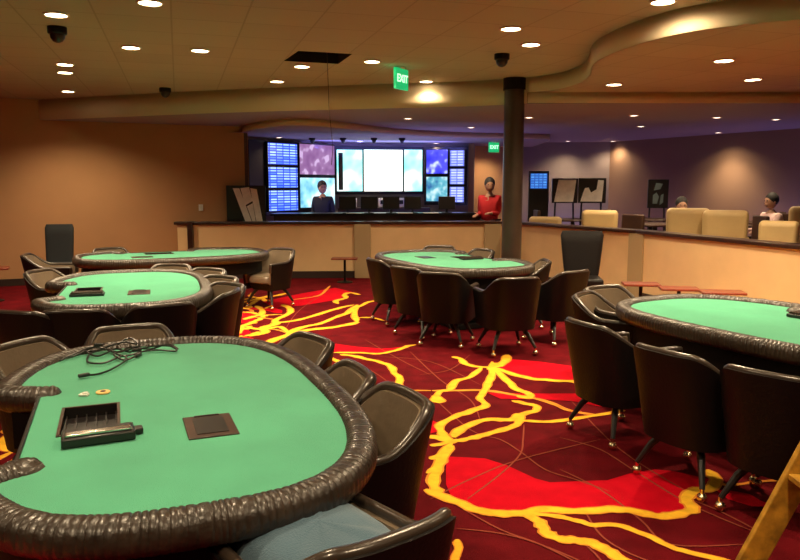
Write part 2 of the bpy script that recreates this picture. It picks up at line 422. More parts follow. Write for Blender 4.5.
# ---- half wall (partition) with dark cap and pilasters
def partition(name, pts, m_face, z=1.0, th=.16):
    b = MB(); c = MB(); bb = MB()
    for i in range(len(pts) - 1):
        a, e = Vector((*pts[i], 0)), Vector((*pts[i + 1], 0)); d = e - a; L = d.length; ang = math.atan2(d.y, d.x); mid = (a + e) / 2
        b.box((mid.x, mid.y, z / 2), (L, th, z), ang)
        c.box((mid.x, mid.y, z + .025), (L + .1, th + .1, .05), ang)
        bb.box((mid.x, mid.y, .065), (L + .02, th + .03, .13), ang)
    struct(b.build('wall_' + name, m_face, smooth=False))
    struct(c.build('trim_' + name, MT['cap'], bevel=.008))
    struct(bb.build('baseboard_' + name, MT['base'], smooth=False))
PL = [(-4.08, 13.27), (1.95, 13.55)]
PR = [(2.12, 13.45), (3.62, 10.75), (4.47, 8.15), (5.5, 5.0)]
partition('partition_back', PL, MT['panel']); partition('partition_right', PR, MT['panel'])
b = MB()
for x, y, a in ((-.7, 13.42, .05), (1.72, 13.54, .05), (2.2, 13.28, -1.05), (3.62, 10.75, -1.15), (5.0, 6.5, -1.25)):
    b.box((x, y, .5), (.3, .26, 1.0), a)
struct(b.build('trim_pilasters', MT['pilaster'], bevel=.006))
b = MB(); b.box((-3.83, 13.2, .53), (.09, .22, 1.06), .05)
struct(b.build('trim_end_post', MT['cap'], bevel=.006))
# raised seating floor behind the right half wall
b = MB(); b.prism([(2.3, 13.3), (3.75, 10.8), (4.6, 8.2), (5.62, 5.05), (13.9, 5.1), (11.1, 9.5), (7.7, 14.1), (5.3, 18.5), (3.2, 18.8)], .003, .32)
struct(b.build('floor_raised_seating', MT['carpet'], smooth=False))

# ---- round column
cx_, cy_ = 1.56, 10.05
t = thing('column', 'tall round dark bronze column rising to the ceiling behind the middle table', 'column', (cx_, cy_, 0)); 
b = MB(); b.lathe([(.138, 0), (.138, ZA - .0)], seg=32); b.build('shaft', MT['column'], t)
b = MB(); b.lathe([(.16, 0), (.16, .12)], seg=32); b.build('base_ring', MT['base'], t)
b = MB(); b.lathe([(.155, ZA - .16), (.155, ZA - .002)], seg=32); b.build('collar', MT['shell'], t)

# ================================================================== LIGHTS
def make_downlight(big=True, r=.085, mi='lens'):
    t = thing('downlight', 'x', 'ceiling light')
    b = MB(); b.tube([(r * 1.12 * math.cos(2 * PI * k / 24), r * 1.12 * math.sin(2 * PI * k / 24), -.006) for k in range(25)], .010, seg=6, caps=False)
    b.build('trim_ring', MT['trim'], t)
    b = MB(); b.lathe([(r * 1.05, -.003), (r * 1.0, -.009), (r * .6, -.012)], seg=24); b.build('lens', MT[mi], t)
    return t
DL = make_downlight(); DS = make_downlight(r=.062, mi='lens_small')
def downlight(proto, px, py, z, label, watts=1.0, spread=136, blend=.8, col=WARM, group=None, xy=None):
    p = at(px, py, z) if xy is None else Vector((*xy, z))
    o = put(proto, USED, (p.x, p.y, z), 0, label, 'ceiling light', group or 'recessed ceiling lights')
    if watts:
        l = bpy.data.lights.new('spot', 'SPOT'); l.energy = SPOT_W * watts; l.color = col; l.spot_size = R(spread); l.spot_blend = blend
        l.shadow_soft_size = .07
        lo = bpy.data.objects.new('lamp_light', l); COL.objects.link(lo); lo.parent = o; lo.location = (0, 0, -.03)
    return o
A_L = [(150,2,'round ceiling light at the top edge, left of centre'), (56,14,'round ceiling light left of and just above the first dark camera dome'),
 (131,47,'round ceiling light midway between the left camera dome and the dark ceiling opening'), (200,50,'bright round ceiling light left of the dark ceiling opening'),
 (65,64,'bright round ceiling light directly under the left camera dome, first of three in line'), (65,72,'dim round ceiling light just behind the bright one below the left camera dome'),
 (68,91,'farthest ceiling light on the left, closest to the tan wall'), (511,28,'round ceiling light just above the middle camera dome'),
 (531,44,'round ceiling light right of the middle camera dome'), (372,61,'round ceiling light right of the dark ceiling opening'),
 (302,66,'round ceiling light at the front corner of the dark ceiling opening'), (277,81,'dim round ceiling light behind the dark ceiling opening'),
 (426,81,'bright round ceiling light right of the near green exit sign'), (663,1,'round ceiling light at the top edge beside the curved soffit')]
POW = {(65, 72): .5, (663, 1): 2.4, (426, 81): .08, (277, 81): .8, (68, 91): 1.6}
for x, y, l in A_L:
    downlight(DL, x, y, ZA, l, POW.get((x, y), 1), spread=172 if x == 663 else 136)
for x, y, l in [(724,60,'larger ceiling light under the curved soffit, upper of two at right'), (753,79,'ceiling light under the curved soffit, lower of two at right'),
                (614,84,'ceiling light under the curved soffit, nearest its left corner'), (798,96,'ceiling light at the right edge by the end of the soffit')]:
    downlight(DL, x, y, ZB, l, 1.0)
# recessed lamps over the part of the room behind and beside the camera
for x, y in ((-3.9, 3.2), (-1.3, 3.1), (1.0, 2.9), (3.3, 3.0), (-1.2, .4), (1.2, .6), (-4.2, .8), (4.5, .3), (-6.8, 5.6), (-6.9, 8.6), (6.3, 2.8)):
    downlight(DL, 0, 0, ZA, 'recessed ceiling light above the near tables, out of the picture', 1.0, xy=(x, y), group='ceiling lights out of the picture')
downlight(DL, 0, 0, ZB, 'recessed ceiling light above the near tables, out of the picture', 1.0, xy=(4.6, 6.6), group='ceiling lights out of the picture')
downlight(DL, 0, 0, ZB, 'recessed ceiling light above the near tables, out of the picture', 1.9, xy=(4.3, 5.6), group='ceiling lights out of the picture')
for x, y, l in [(529,117,'small ceiling light just right of the column, on the far lower ceiling'), (634,115,'small far ceiling light, upper of the pair over the beige armchairs'),
                (641,126,'small far ceiling light, lower of the pair over the beige armchairs'), (717,117,'small far ceiling light above the warm glow on the far wall'),
                (776,119,'small far ceiling light nearest the right edge'), (408,118,'small ceiling light above the big white screens'), (471,127,'small ceiling light left of the column, above the right screens')]:
    downlight(DS, x, y, ZC, l, 2.0 if x == 634 else .6, group='small far ceiling lights')
for x, y, l in [(708,137,'small ceiling light washing the far right wall with a warm glow'), (613,141,'small bright far ceiling light over the corner of the grey wall'),
                (568,141,'small far ceiling light over the two white boards'), (530,141,'small far ceiling light just right of the column, lowest row')]:
    downlight(DS, x, y, ZC, l, 1.5 if x == 708 else (.04 if x == 613 else .25), group='small far ceiling lights', spread=100 if x == 708 else 120, xy=(6.62, 15.25) if x == 708 else None)
for x, y, l in [(279,137,'small ceiling light above the left stack of blue screens'), (360,141,'small white ceiling light above the big white screens'),
                (426,147,'small ceiling light above the gap between the white screens and the right ones'), (436,143,'small ceiling light above the upper right screen'),
                (471,147,'small ceiling light above the doorway with the far exit sign'), (484,149,'small bright ceiling light left of the far exit sign'), (494,145,'small ceiling light by the far exit sign, next to the column')]:
    downlight(DS, x, y, ZD, l, .3, group='small lights over the counter')
# ================================================================== POKER TABLE
TA, TB, TN = 1.172, .656, 2.85
XC, NH = -.17, .45
def sup(a, b, t, n=TN):
    c, s = math.cos(t), math.sin(t)
    return Vector((a * abs(c) ** (2 / n) * (1 if c >= 0 else -1), b * abs(s) ** (2 / n) * (1 if s >= 0 else -1), 0))
def oval(a, b, n=160): return [sup(a, b, 2 * PI * i / n) for i in range(n)]
def table_outline(grow, notch_y=.54, notch_h=NH):
    pts = oval(TA + grow, TB + grow, 200)
    keep = [p for p in pts if not (p.y > .3 and abs(p.x - XC) < notch_h)]
    # start just left of the notch and go round
    i0 = max(range(len(keep)), key=lambda i: (keep[(i + 1) % len(keep)] - keep[i]).length)
    keep = keep[i0 + 1:] + keep[:i0 + 1]
    return keep + [Vector((XC + notch_h, notch_y, 0)), Vector((XC - notch_h, notch_y, 0))]
def fix_outline(k):
    if k[0].x > XC: k = k[:-2] + [k[-1], k[-2]]
    return k
def make_table():
    t = thing('poker_table', 'x', 'poker table')
    # padded rail with pleats
    pts = oval(TA + .064, TB + .064, 900)
    pts = [p for p in pts if not (p.y > .3 and abs(p.x - XC) < NH + .14)]
    i0 = max(range(len(pts)), key=lambda i: (pts[(i + 1) % len(pts)] - pts[i]).length)
    pts = pts[i0 + 1:] + pts[:i0 + 1]
    if pts[0].x > XC: pts = pts[::-1]
    def end(sg, yo): return [Vector((XC + sg * (NH + .14 - .10 * k), yo - .015 - .13 * k * k, 0)) for k in (.35, .7, 1)] + [Vector((XC + sg * (NH + .03), y, 0)) for y in (.54, .50, .47, .45)]
    a = end(-1, pts[0].y); c = end(1, pts[-1].y)
    path = a[::-1] + pts + c
    # resample evenly
    res = [path[0]]; step = .0042; acc = 0
    for i in range(1, len(path)):
        p, q = path[i - 1], path[i]; L = (q - p).length
        if L < 1e-9: continue
        d = step - acc
        while d <= L: res.append(p + (q - p) * d / L); d += step
        acc = L - (d - step)
    P = res; n = len(P); S = 16; vv = []; fs = []
    for i, p in enumerate(P):
        tg = (P[min(i + 9, n - 1)] - P[max(i - 9, 0)]).normalized(); nr = Vector((tg.y, -tg.x, 0))
        e = min(i, n - 1 - i) * step; ec = min(1, math.sqrt(max(0, 1 - (1 - min(1, e / .055)) ** 2)) + .02)
        ph_ = i * .50 + 2.2 * noise.noise(Vector((i * .06, 5, 0)))
        pl = .075 * (1 - abs(math.sin(ph_))) ** 2 + abs(noise.noise(Vector((i * .03, 3, 0)))) * .06
        for k in range(S):
            an = 2 * PI * k / S; cc, ss = math.cos(an), math.sin(an)
            q = (abs(cc) ** 2.4 + abs(ss) ** 2.4) ** (-1 / 2.4)
            wr = 1 - pl * (1 if math.sin(an) > -.3 else .4) + .010 * noise.noise(Vector((i * .1, k * .9, 1)))
            vv.append(p + nr * cc * q * .062 * ec * wr + Vector((0, 0, .722 + ss * q * .062 * ec * wr)))
    for i in range(n - 1):
        for k in range(S): fs.append((i * S + k, i * S + (k + 1) % S, (i + 1) * S + (k + 1) % S, (i + 1) * S + k))
    fs += [tuple(range(S))[::-1], tuple(range((n - 1) * S, n * S))]
    b = MB(); b.add(vv, fs); b.build('padded_rail', MT['rail'], t)
    # felt with an opening for the chip tray
    out = fix_outline(table_outline(.03)); hole = [(-.345, .215), (.02, .215), (.02, .43), (-.345, .43)]
    b = MB(); cap_poly(b, [(p.x, p.y) for p in out], [hole], .75)
    for L, z0 in ((out, .70), ([Vector((*h, 0)) for h in hole], .70)):
        m = len(L)
        for i in range(m):
            p, q = L[i], L[(i + 1) % m]
            b.add([(p.x, p.y, z0), (q.x, q.y, z0), (q.x, q.y, .75), (p.x, p.y, .75)], [(0, 1, 2, 3)], 0 if L is out else 1)
    b.build('felt', [MT['felt'], MT['dark']], t, smooth=False)
    b = MB(); b.prism([(p.x, p.y) for p in fix_outline(table_outline(.02, .53))], .50, .699); b.build('apron', MT['apron'], t, smooth=False)
    b = MB(); b.box((XC, .548, .735), (NH * 2 - .06, .014, .045)); b.build('edge_trim', MT['dark'], t, bevel=.003)
    # chip well: four walls and dividers
    b = MB(); b.box((-.1625, .3225, .703), (.363, .213, .006))
    for i in range(6): b.box((-.1625, .225 + i * .039, .712), (.355, .006, .016))
    b.build('chip_tray', MT['glass_dark'], t, smooth=False)
    b = MB()
    for x, y, dx, dy in ((-.1625, .2125, .385, .012), (-.1625, .4325, .385, .012), (-.35, .3225, .012, .232), (.025, .3225, .012, .232)): b.box((x, y, .752), (dx, dy, .006))
    b.build('tray_frame', MT['brown_box'], t, smooth=False)
    b = MB(); b.box((-.44, -.125, .753), (.27, .19, .007)); sh = b.build('card_shuffler', MT['brown_box'], t, bevel=.003)
    b = MB(); b.box((-.44, -.125, .7575), (.20, .12, .003)); b.box((-.315, -.125, .758), (.012, .10, .003)); b.build('shuffler_lid', MT['dark'], sh, smooth=False)
    for x in (-.62, .62):
        b = MB(); b.box((x, 0, .29), (.30, .42, .44), taper=.8); b.box((x, 0, .035), (.40, .72, .07)); b.build('pedestal', MT['apron'], t, bevel=.01)
    return t
TP = make_table()
TPOS = [(-1.034, 3.132, 1.947), (-2.60, 6.78, 1.89), (.64, 9.27, 2.01 - PI), (2.70, 4.905, 2.051), (-3.13, 9.95, .46)]
TLB = ['big oval poker table with green felt in the left foreground, black cables lying on it',
       'oval poker table with green felt at left, directly behind the nearest left table',
       'oval poker table with green felt in the middle distance, in front of the dark column',
       'oval poker table with pale green felt at the right edge of the picture',
       'farthest poker table on the left, seen almost edge on by the tan wall']
for (x, y, th), l in zip(TPOS, TLB):
    o = put(TP, USED, (x, y, 0), th, l, 'poker table', 'poker tables')
    if th == 2.051: o.scale = (1, -1, 1)
def tw(i, u, v, z):
    x, y, th = TPOS[i]; return Vector((x + u * math.cos(th) - v * math.sin(th), y + u * math.sin(th) + v * math.cos(th), z))

# ---- things lying on the near table
b = MB(); b.prism([(-.19, -.052), (.19, -.052), (.19, .052), (-.19, .052)], 0, .028)
p = tw(0, -.445, .285, .752)
t = thing('tray_cover', 'black box-shaped chip tray cover with a shiny bar lying on the near table felt', 'tray cover', p, TPOS[0][2] + PI / 2 + .06)
b = MB(); b.box((0, 0, .018), (.255, .12, .036)); b.build('body', MT['dark'], t, bevel=.006)
b = MB(); b.box((0, .028, .042), (.23, .035, .012)); b.build('shiny_bar', MT['chrome'], t, bevel=.004)['label'] = 'chrome bar'
b = MB(); b.box((-.14, -.02, .012), (.04, .05, .022)); b.build('clasp', MT['dark'], t, bevel=.004)
def disc(name, m, p, label, inner=None):
    t = thing(name, label, 'button', p)
    b = MB(); b.lathe([(.030, 0), (.032, .004), (.030, .008)], seg=20); b.build('disc', MT[m], t)
    if inner: b = MB(); b.lathe([(.013, .008), (.012, .010)], seg=16); b.build('centre', MT[inner], t)
disc('dealer_button', 'cream', at(103, 391, .76) - Vector((0, 0, .009)), 'yellow ring-shaped button with dark centre on the near table', 'brown_box')
b = MB(); b.box((0, 0, .006), (.040, .030, .010)); b.box((.004, .004, .014), (.022, .018, .006))
tag(b.build('white_marker', MT['white'], bevel=.002, loc=at(84, 394, .76) - Vector((0, 0, .009))), 'small white plastic marker left of the yellow button on the near table', 'marker')
# black cables heaped on the felt and the rail
def cable(pts, label, sd, plug=True):
    r_ = random.Random(sd)
    P = [at(x, y, z) for x, y, z in pts]; path = spline(P, 7)
    t = MB(); t.tube(path, .0055, seg=7)
    th = thing('cable', label, 'cable', (0, 0, 0), group='black cables on the near table')
    t.build('cord', MT['dark'], th)
    if plug:
        d = (path[-1] - path[-3]).normalized(); e = path[-1]
        q = MB(); q.box(tuple(e + d * .02), (.055, .022, .018), math.atan2(d.y, d.x)); q.build('plug', MT['dark'], th, bevel=.004)
cable([(178,349,.765),(168,344,.79),(150,349,.765),(132,347,.772),(118,352,.765),(104,349,.765),(90,354,.765),(88,362,.765),(104,363,.765),(122,356,.765),(126,360,.765),(112,369,.765),(98,374,.76),(88,375,.765)], 'black cable with a plug reaching farthest onto the near table felt', 1)
cable([(72,357,.765),(84,352,.77),(100,350,.765),(112,345,.80),(126,342,.81),(140,346,.79),(130,352,.765),(116,349,.772),(98,356,.765),(86,351,.772),(96,346,.80)], 'black cable looped over the far rail of the near table', 2)
cable([(60,361,.765),(74,354,.768),(92,347,.79),(108,350,.772),(124,356,.765),(140,352,.768),(156,350,.765),(176,351,.765),(170,346,.78),(154,346,.785),(140,349,.78)], 'black cable lying in wide flat loops along the far rail of the near table', 3)
cable([(118,344,.80),(130,338,.82),(138,345,.80),(128,350,.775),(114,354,.77),(124,360,.765),(136,356,.765)], 'short black cable coiled on top of the cable heap', 4)

# ---- chip trays on the other tables
def tray(i, u, v, rz, dims, label):
    t = thing('chip_rack', label, 'chip rack', tw(i, u, v, .7515), TPOS[i][2] + rz)
    b = MB(); b.box((0, 0, .012), (dims[0], dims[1], .024)); b.build('body', MT['dark'], t, bevel=.004)
    b = MB()
    for k in range(5): b.box((0, (k - 2) * dims[1] * .19, .030), (dims[0] * .92, .010, .014))
    b.build('divider_bars', MT['brown_box'], t, smooth=False)
tray(1, -.50, .30, PI / 2, (.28, .12), 'dark chip rack on the second left table')
tray(3, .14, -.42, PI / 2, (.34, .12), 'dark chip rack on the pale green felt of the right table')
tray(2, .05, .30, PI / 2, (.30, .12), 'dark chip rack on the felt of the middle table')

# ================================================================== CLUB CHAIR
def sm(a, b_, x): x = max(0, min(1, (x - a) / (b_ - a))); return x * x * (3 - 2 * x)
def shell_pt(t, h, off=0):
    """t -1..1 along the U from arm to arm, h 0 (bottom)..1 (top)"""
    s = abs(t); sg = 1 if t >= 0 else -1
    top = .80 - .155 * sm(.20, .62, s) - .01 * s; bot = .27
    z = bot + (top - bot) * h
    k = .80 + .20 * ((z - .27) / .53)
    if s < .62:
        a = s / .62 * PI / 2; x = .285 * math.sin(a) ** .72; y = -.27 * max(0, math.cos(a)) ** .62
    else:
        f = (s - .62) / .38; x = .285 - .012 * f; y = f * .26
    nx, ny = (x / .3) ** 3, (-1 if y < 0 else 0) * (abs(y) / .28) ** 3
    L = math.hypot(nx, ny) or 1; nx /= L; ny /= L
    rec = (-.065 * ((z - .3) / .5)) * (1 - sm(.2, .6, s))
    return Vector((sg * (x * k + nx * off), y * (k * .5 + .5) + ny * off + rec + .0, z))
def make_chair(pad='pad', seatm='pad'):
    t = thing('club_chair', 'x', 'chair')
    N, Hn = 56, 7
    def surf(off0, off1, h0, h1, name, m, tmax=1.0):
        vv = []; fs = []
        ring = [(off0, h0 + (h1 - h0) * j / Hn) for j in range(Hn + 1)] + [(off1, h1 - (h1 - h0) * j / Hn) for j in range(Hn + 1)]
        S = len(ring)
        for i in range(N + 1):
            tt = (-1 + 2 * i / N) * tmax
            for o_, h_ in ring: vv.append(shell_pt(tt, h_, o_))
        for i in range(N):
            for k in range(S): fs.append((i * S + k, i * S + (k + 1) % S, (i + 1) * S + (k + 1) % S, (i + 1) * S + k))
        fs += [tuple(range(S))[::-1], tuple(range(N * S, (N + 1) * S))]
        b = MB(); b.add(vv, fs); return b.build(name, m, t)
    surf(.032, 0, 0, 1, 'back_shell', MT['shell'])
    surf(0, -.034, .24, .97, 'inner_padding', MT[pad], .985)
    path = [shell_pt(-1, .70, 0) + Vector((0, .012, 0))] + [shell_pt(-1, .86, 0) + Vector((0, .014, 0))] + [shell_pt(-1 + 2 * i / N, 1.0, -.001) + Vector((0, .01 if i in (0, N) else 0, 0)) for i in range(N + 1)] + [shell_pt(1, .86, 0) + Vector((0, .014, 0)), shell_pt(1, .70, 0) + Vector((0, .012, 0))]
    b = MB(); b.tube(path, .021, seg=9); b.build('rolled_edge', MT['rim'], t)
    # seat cushion
    vv = []; fs = []; rings = [(.86, .36), (1.0, .38), (1.0, .43), (.93, .462), (.6, .478), (0.02, .482)]; S = 28
    for f, z in rings:
        for k in range(S):
            q = sup(.225, .25, 2 * PI * k / S, 4); vv.append((q.x * f, q.y * f + .02, z))
    for i in range(len(rings) - 1):
        for k in range(S): fs.append((i * S + k, i * S + (k + 1) % S, (i + 1) * S + (k + 1) % S, (i + 1) * S + k))
    fs += [tuple(range(S))[::-1], tuple(range((len(rings) - 1) * S, len(rings) * S))]
    b = MB(); b.add(vv, fs); b.build('seat', MT[seatm], t)
    b = MB(); b.box((0, .0, .31), (.40, .42, .10), taper=.8); b.build('seat_frame', MT['shell'], t, bevel=.015)
    for sx in (-1, 1):
        for sy in (-1, 1):
            p0 = Vector((sx * .10, sy * .10 - .01, .30)); p1 = Vector((sx * .17, sy * .17 - .01, .20)); p2 = Vector((sx * .225, sy * .225 - .01, .075))
            b = MB(); b.tube([p0, p1, p2], .02, seg=8, rr=[.026, .021, .015]); lg = b.build('leg', MT['legs'], t)
            b = MB(); b.ball((p2.x, p2.y, .029), .028, 12); b.tube([p2 + Vector((0, 0, .005)), Vector((p2.x, p2.y, .04))], .012, seg=8); b.build('caster', MT['brass'], lg)
    return t
CH = make_chair()
def face_table(cx, cy, i, clear=.13):
    """crest position kept clear of the rail of table i, and the yaw that squares a chair there up to the rail"""
    x, y, th = TPOS[i]; c, s = math.cos(th), math.sin(th)
    u = (cx - x) * c + (cy - y) * s; v = -(cx - x) * s + (cy - y) * c
    A, B = TA + .13, TB + .13
    q = min((sup(A, B, 2 * PI * k / 720) for k in range(720)), key=lambda q: (q.x - u) ** 2 + (q.y - v) ** 2)
    nx = abs(q.x / A) ** (TN - 1) / A * (1 if q.x > 0 else -1); ny = abs(q.y / B) ** (TN - 1) / B * (1 if q.y > 0 else -1)
    L = math.hypot(nx, ny); nx /= L; ny /= L
    d = (u - q.x) * nx + (v - q.y) * ny
    if d < clear: u += nx * (clear - d); v += ny * (clear - d)
    wx, wy = -nx * c + ny * s, -nx * s - ny * c
    return Vector((x + u * c - v * s, y + u * s + v * c, 0)), math.atan2(wy, wx) - PI / 2
# (crest of the back in the photograph, table, extra turn, label)
CHAIRS = [
 (14, 344, 0, 0, "taupe-lined club chair cut by the left edge, at the near table"),
 (129, 327, 0, 0, "taupe-lined club chair at the near table's far end, behind the cables"),
 (318, 338, 0, 0, "farthest of three club chairs on the near table's right side"),
 (350, 371, 0, 0, "middle of three club chairs on the near table's right side"),
 (412, 394, 0, 12, 'club chair with shiny taupe lining closest to the near table, at its right corner'),
 (12, 313, 1, 0, "black club chair cut by the left edge, near side of second left table"),
 (72, 312, 1, 0, "club chair, back to us, left of two before the second left table"),
 (165, 306, 1, 0, "club chair, back to us, right of two before the second left table"),
 (234, 292, 1, 0, "dark curved-side club chair at second left table, nearest the bright carpet"),
 (232, 284, 1, 40, "nearest of three taupe-lined club chairs right of the second left table"),
 (218, 277, 1, 40, "middle of three taupe-lined club chairs right of the second left table"),
 (198, 270, 1, 30, "farthest of three taupe-lined club chairs right of the second left table"),
 (174, 265, 1, 0, 'club chair with pale rounded back at the far end of the second left table'),
 (36, 271, 1, 0, "club chair at second left table's left end, before the darker one"),
 (24, 255, 4, 0, 'dark club chair at the left end of the farthest left table, near the tan wall'),
 (108, 248.5, 4, 0, 'club chair whose top shows behind the farthest left table'),
 (284, 249, 4, 45, "club chair at the farthest left table's right end, by the half wall"),
 (372, 260, 2, 0, 'black club chair leftmost at the middle table'),
 (402, 268, 2, 0, 'black club chair second from left at the middle table, its back to us'),
 (438, 274, 2, 0, "black club chair third from left at the middle table, lowered arm at right"),
 (520, 279, 2, 0, 'black broad-backed club chair at the near end of the middle table'),
 (578, 272, 2, 0, 'black club chair at the right of the middle table, turned side on'),
 (548, 261, 2, 0, 'club chair with taupe lining at the right corner of the middle table'),
 (440, 246.5, 2, 0, 'club chair whose top edge shows behind the far end of the middle table'),
 (486, 250, 2, 0, 'club chair just left of the column behind the middle table'),
 (582, 324, 3, 0, "leftmost of three black club chairs, backs to us, at the right table"),
 (662, 352, 3, 0, "middle of three black club chairs, backs to us, at the right table"),
 (766, 375, 3, 0, "rightmost of three black club chairs, backs to us, at the right table"),
 (580, 294, 3, 0, 'club chair with taupe lining at the far left corner of the right table'),
 (600, 287, 3, 0, 'smaller-looking club chair behind the corner one at the far end of the right table'),
]
for px, py, ti, extra, lab in CHAIRS:
    p = at(px, py, .80); p, yaw = face_table(p.x, p.y, ti); yaw += R(extra)
    f = Vector((-math.sin(yaw), math.cos(yaw), 0)); o = p + f * .335
    put(CH, USED, (o.x, o.y, 0), yaw, lab, 'chair', 'club chairs around the poker tables')
# near chair with the blue seat pad
BC = (-.21, 2.02, R(38))
o = copy_tree(CH); o.location = (BC[0], BC[1], 0); o.rotation_euler = (0, 0, BC[2])
tag(o, 'nearest club chair at the bottom edge, carrying a blue cushion', 'chair', 'club chairs around the poker tables')
vv = []; fs = []; rings = [(.90, 0), (1.0, .03), (1.0, .11), (.93, .155), (.80, .185), (.55, .205), (.02, .215)]; S = 36
for f, z in rings:
    for k in range(S):
        q = sup(.222, .27, 2 * PI * k / S, 3.4); vv.append((q.x * f, q.y * f, z + .012 * noise.noise(Vector((q.x * 9, q.y * 9, 0)))))
for i in range(len(rings) - 1):
    for k in range(S): fs.append((i * S + k, i * S + (k + 1) % S, (i + 1) * S + (k + 1) % S, (i + 1) * S + k))
fs += [tuple(range(S))[::-1], tuple(range((len(rings) - 1) * S, len(rings) * S))]
b = MB(); b.add(vv, fs)
tag(b.build('seat_cushion', MT['blue'], loc=(BC[0] - .035, BC[1] + .035, .487), rz=BC[2]), 'blue fabric cushion on the seat of the nearest chair', 'cushion')

# ---- high-backed dealer chairs
def high_chair(loc, rz, label, wt, wb, h, m):
    t = thing('dealer_chair', label, 'chair', loc, rz)
    N = 12; vv = []; fs = []; S = 20
    for i in range(N + 1):
        f = i / N; z = .42 + (h - .42) * f; hw = (wb + (wt - wb) * f ** .8) / 2; hw *= (1 - .10 * max(0, (f - .9) / .1) ** 2)
        for k in range(S):
            q = sup(hw, .045 * (1 - .35 * max(0, (f - .85) / .15)), 2 * PI * k / S, 3.5)
            vv.append((q.x, q.y - .20 - .09 * f + .25 * q.x * q.x, z))
    for i in range(N):
        for k in range(S): fs.append((i * S + k, i * S + (k + 1) % S, (i + 1) * S + (k + 1) % S, (i + 1) * S + k))
    fs += [tuple(range(S))[::-1], tuple(range(N * S, (N + 1) * S))]
    b = MB(); b.add(vv, fs); b.build('backrest', MT[m], t)
    b = MB(); b.box((0, .02, .46), (.48, .46, .10)); b.build('seat', MT[m], t, bevel=.035, segs=4)
    b = MB(); b.tube([(0, 0, .42), (0, 0, .10)], .03, seg=12); b.build('post', MT['legs'], t)
    for k in range(5):
        a = 2 * PI * k / 5 + .3; e = Vector((.27 * math.cos(a), .27 * math.sin(a), .075))
        b = MB(); b.tube([(0, 0, .12), e], .018, seg=8); lg = b.build('leg', MT['legs'], t)
        b = MB(); b.ball((e.x, e.y, .029), .028, 10); b.build('caster', MT['dark'], lg)
MT['office']=mat('black_office_fabric', (.010, .014, .018), .7)
high_chair((2.42, 9.45, 0), R(172), 'tall black dealer chair with a wide flaring back standing before the half wall', .58, .42, 1.10, 'shell')
high_chair((-5.36, 11.15, 0), R(188), 'tall dark office chair standing against the tan wall behind the farthest left table', .44, .40, 1.10, 'office')

# ---- low red drink tables
def drink_table(x, y, z, wd, dp, rz, label):
    t = thing('side_table', label, 'side table', (x, y, 0), rz, 'low red drink tables')
    b = MB(); b.box((0, 0, z - .014), (wd, dp, .028)); b.build('table_top', MT['redwood'], t, bevel=.006)
    b = MB(); b.tube([(0, 0, z - .03), (0, 0, .03)], .022, seg=12); b.build('post', MT['shell'], t)
    b = MB(); b.lathe([(.14, 0), (.14, .012), (.03, .03)], seg=24); b.build('base', MT['shell'], t)
p = at(641, 283, .50); drink_table(p.x, p.y, .50, .44, .28, -.15, 'low red-topped drink table before the half wall pilaster, left of the other')
p = at(679, 287.5, .50); drink_table(p.x, p.y, .50, .44, .28, -.2, 'low red-topped drink table touching the rail of the right table in the picture')
p = at(722, 291, .50); drink_table(p.x, p.y, .50, .48, .28, -.2, 'low red-topped drink table rightmost, mostly hidden behind the right table')
drink_table(-.98, 12.7, .44, .46, .3, 0, 'low red drink table standing against the far half wall')
drink_table(-6.05, 10.6, .50, .46, .3, .4, 'low red drink table by the tan wall at the left edge')

# ---- yellow stepladder at the lower right
t = thing('stepladder', 'worn yellow stepladder rail slanting up at the lower right corner', 'stepladder', (1.125, 2.5, 0))
def rail_(x0, z0, x1, z1, y, wd, th=.028):
    d = Vector((x1 - x0, 0, z1 - z0)); L = d.length; ang = math.atan2(d.x, d.z)
    b = MB(); b.box(((x0 + x1) / 2, y, (z0 + z1) / 2), (wd, th, L), 0, 0, 0, ang); return b
for y in (0, -.46):
    rail_(0.03, .02, .80, 1.72, y, .095).build('side_rail', MT['yellow'], t, bevel=.004)
for y in (-.02, -.44):
    rail_(1.55, .02, .86, 1.70, y, .05).build('rear_rail', MT['yellow'], t, bevel=.004)
for k in range(4):
    z = .30 + .36 * k; x = .03 + .77 * (z / 1.72)
    b = MB(); b.box((x, -.23, z), (.10, .43, .022)); b.build('step', MT['yellow'], t, bevel=.003)
b = MB(); b.box((.84, -.23, 1.73), (.20, .52, .03)); b.build('top_cap', MT['dark'], t, bevel=.005)

# ================================================================== CEILING FITTINGS
def dome(px, py, z, label):
    p = at(px, py, z)
    t = thing('camera_dome', label, 'security camera', (p.x, p.y, z - .001), group='black camera domes on the ceiling')
    b = MB(); b.lathe([(.085, 0), (.085, -.055), (.075, -.065)], seg=24); b.build('housing', MT['shell'], t)
    b = MB(); b.lathe([(.068, -.065), (.062, -.10), (.04, -.13), (.012, -.142)], seg=24); b.build('bubble', MT['glass_dark'], t)
dome(57, 27, ZA, 'black camera dome on the ceiling at the upper left, between two lights')
dome(165, 88, ZA, 'small black camera dome on the ceiling above the tan wall')
dome(502, 54, ZA, 'black camera dome on the ceiling just in front of the column top')
for x in (312, 343, 374, 402):
    p = at(x, 138, ZD)
    t = thing('camera_dome', {312: 'tiny black ceiling camera above the purple screen', 343: 'tiny black ceiling camera left of the white light over the big screens', 374: 'tiny black ceiling camera right of the white light over the big screens', 402: 'tiny black ceiling camera over the right end of the big screens'}[x], 'security camera', (p.x, p.y, ZD - .001))
    b = MB(); b.lathe([(.07, 0), (.07, -.04)], seg=16); b.build('housing', MT['shell'], t)
    b = MB(); b.lathe([(.055, -.04), (.03, -.10), (.01, -.11)], seg=16); b.build('bubble', MT['glass_dark'], t)
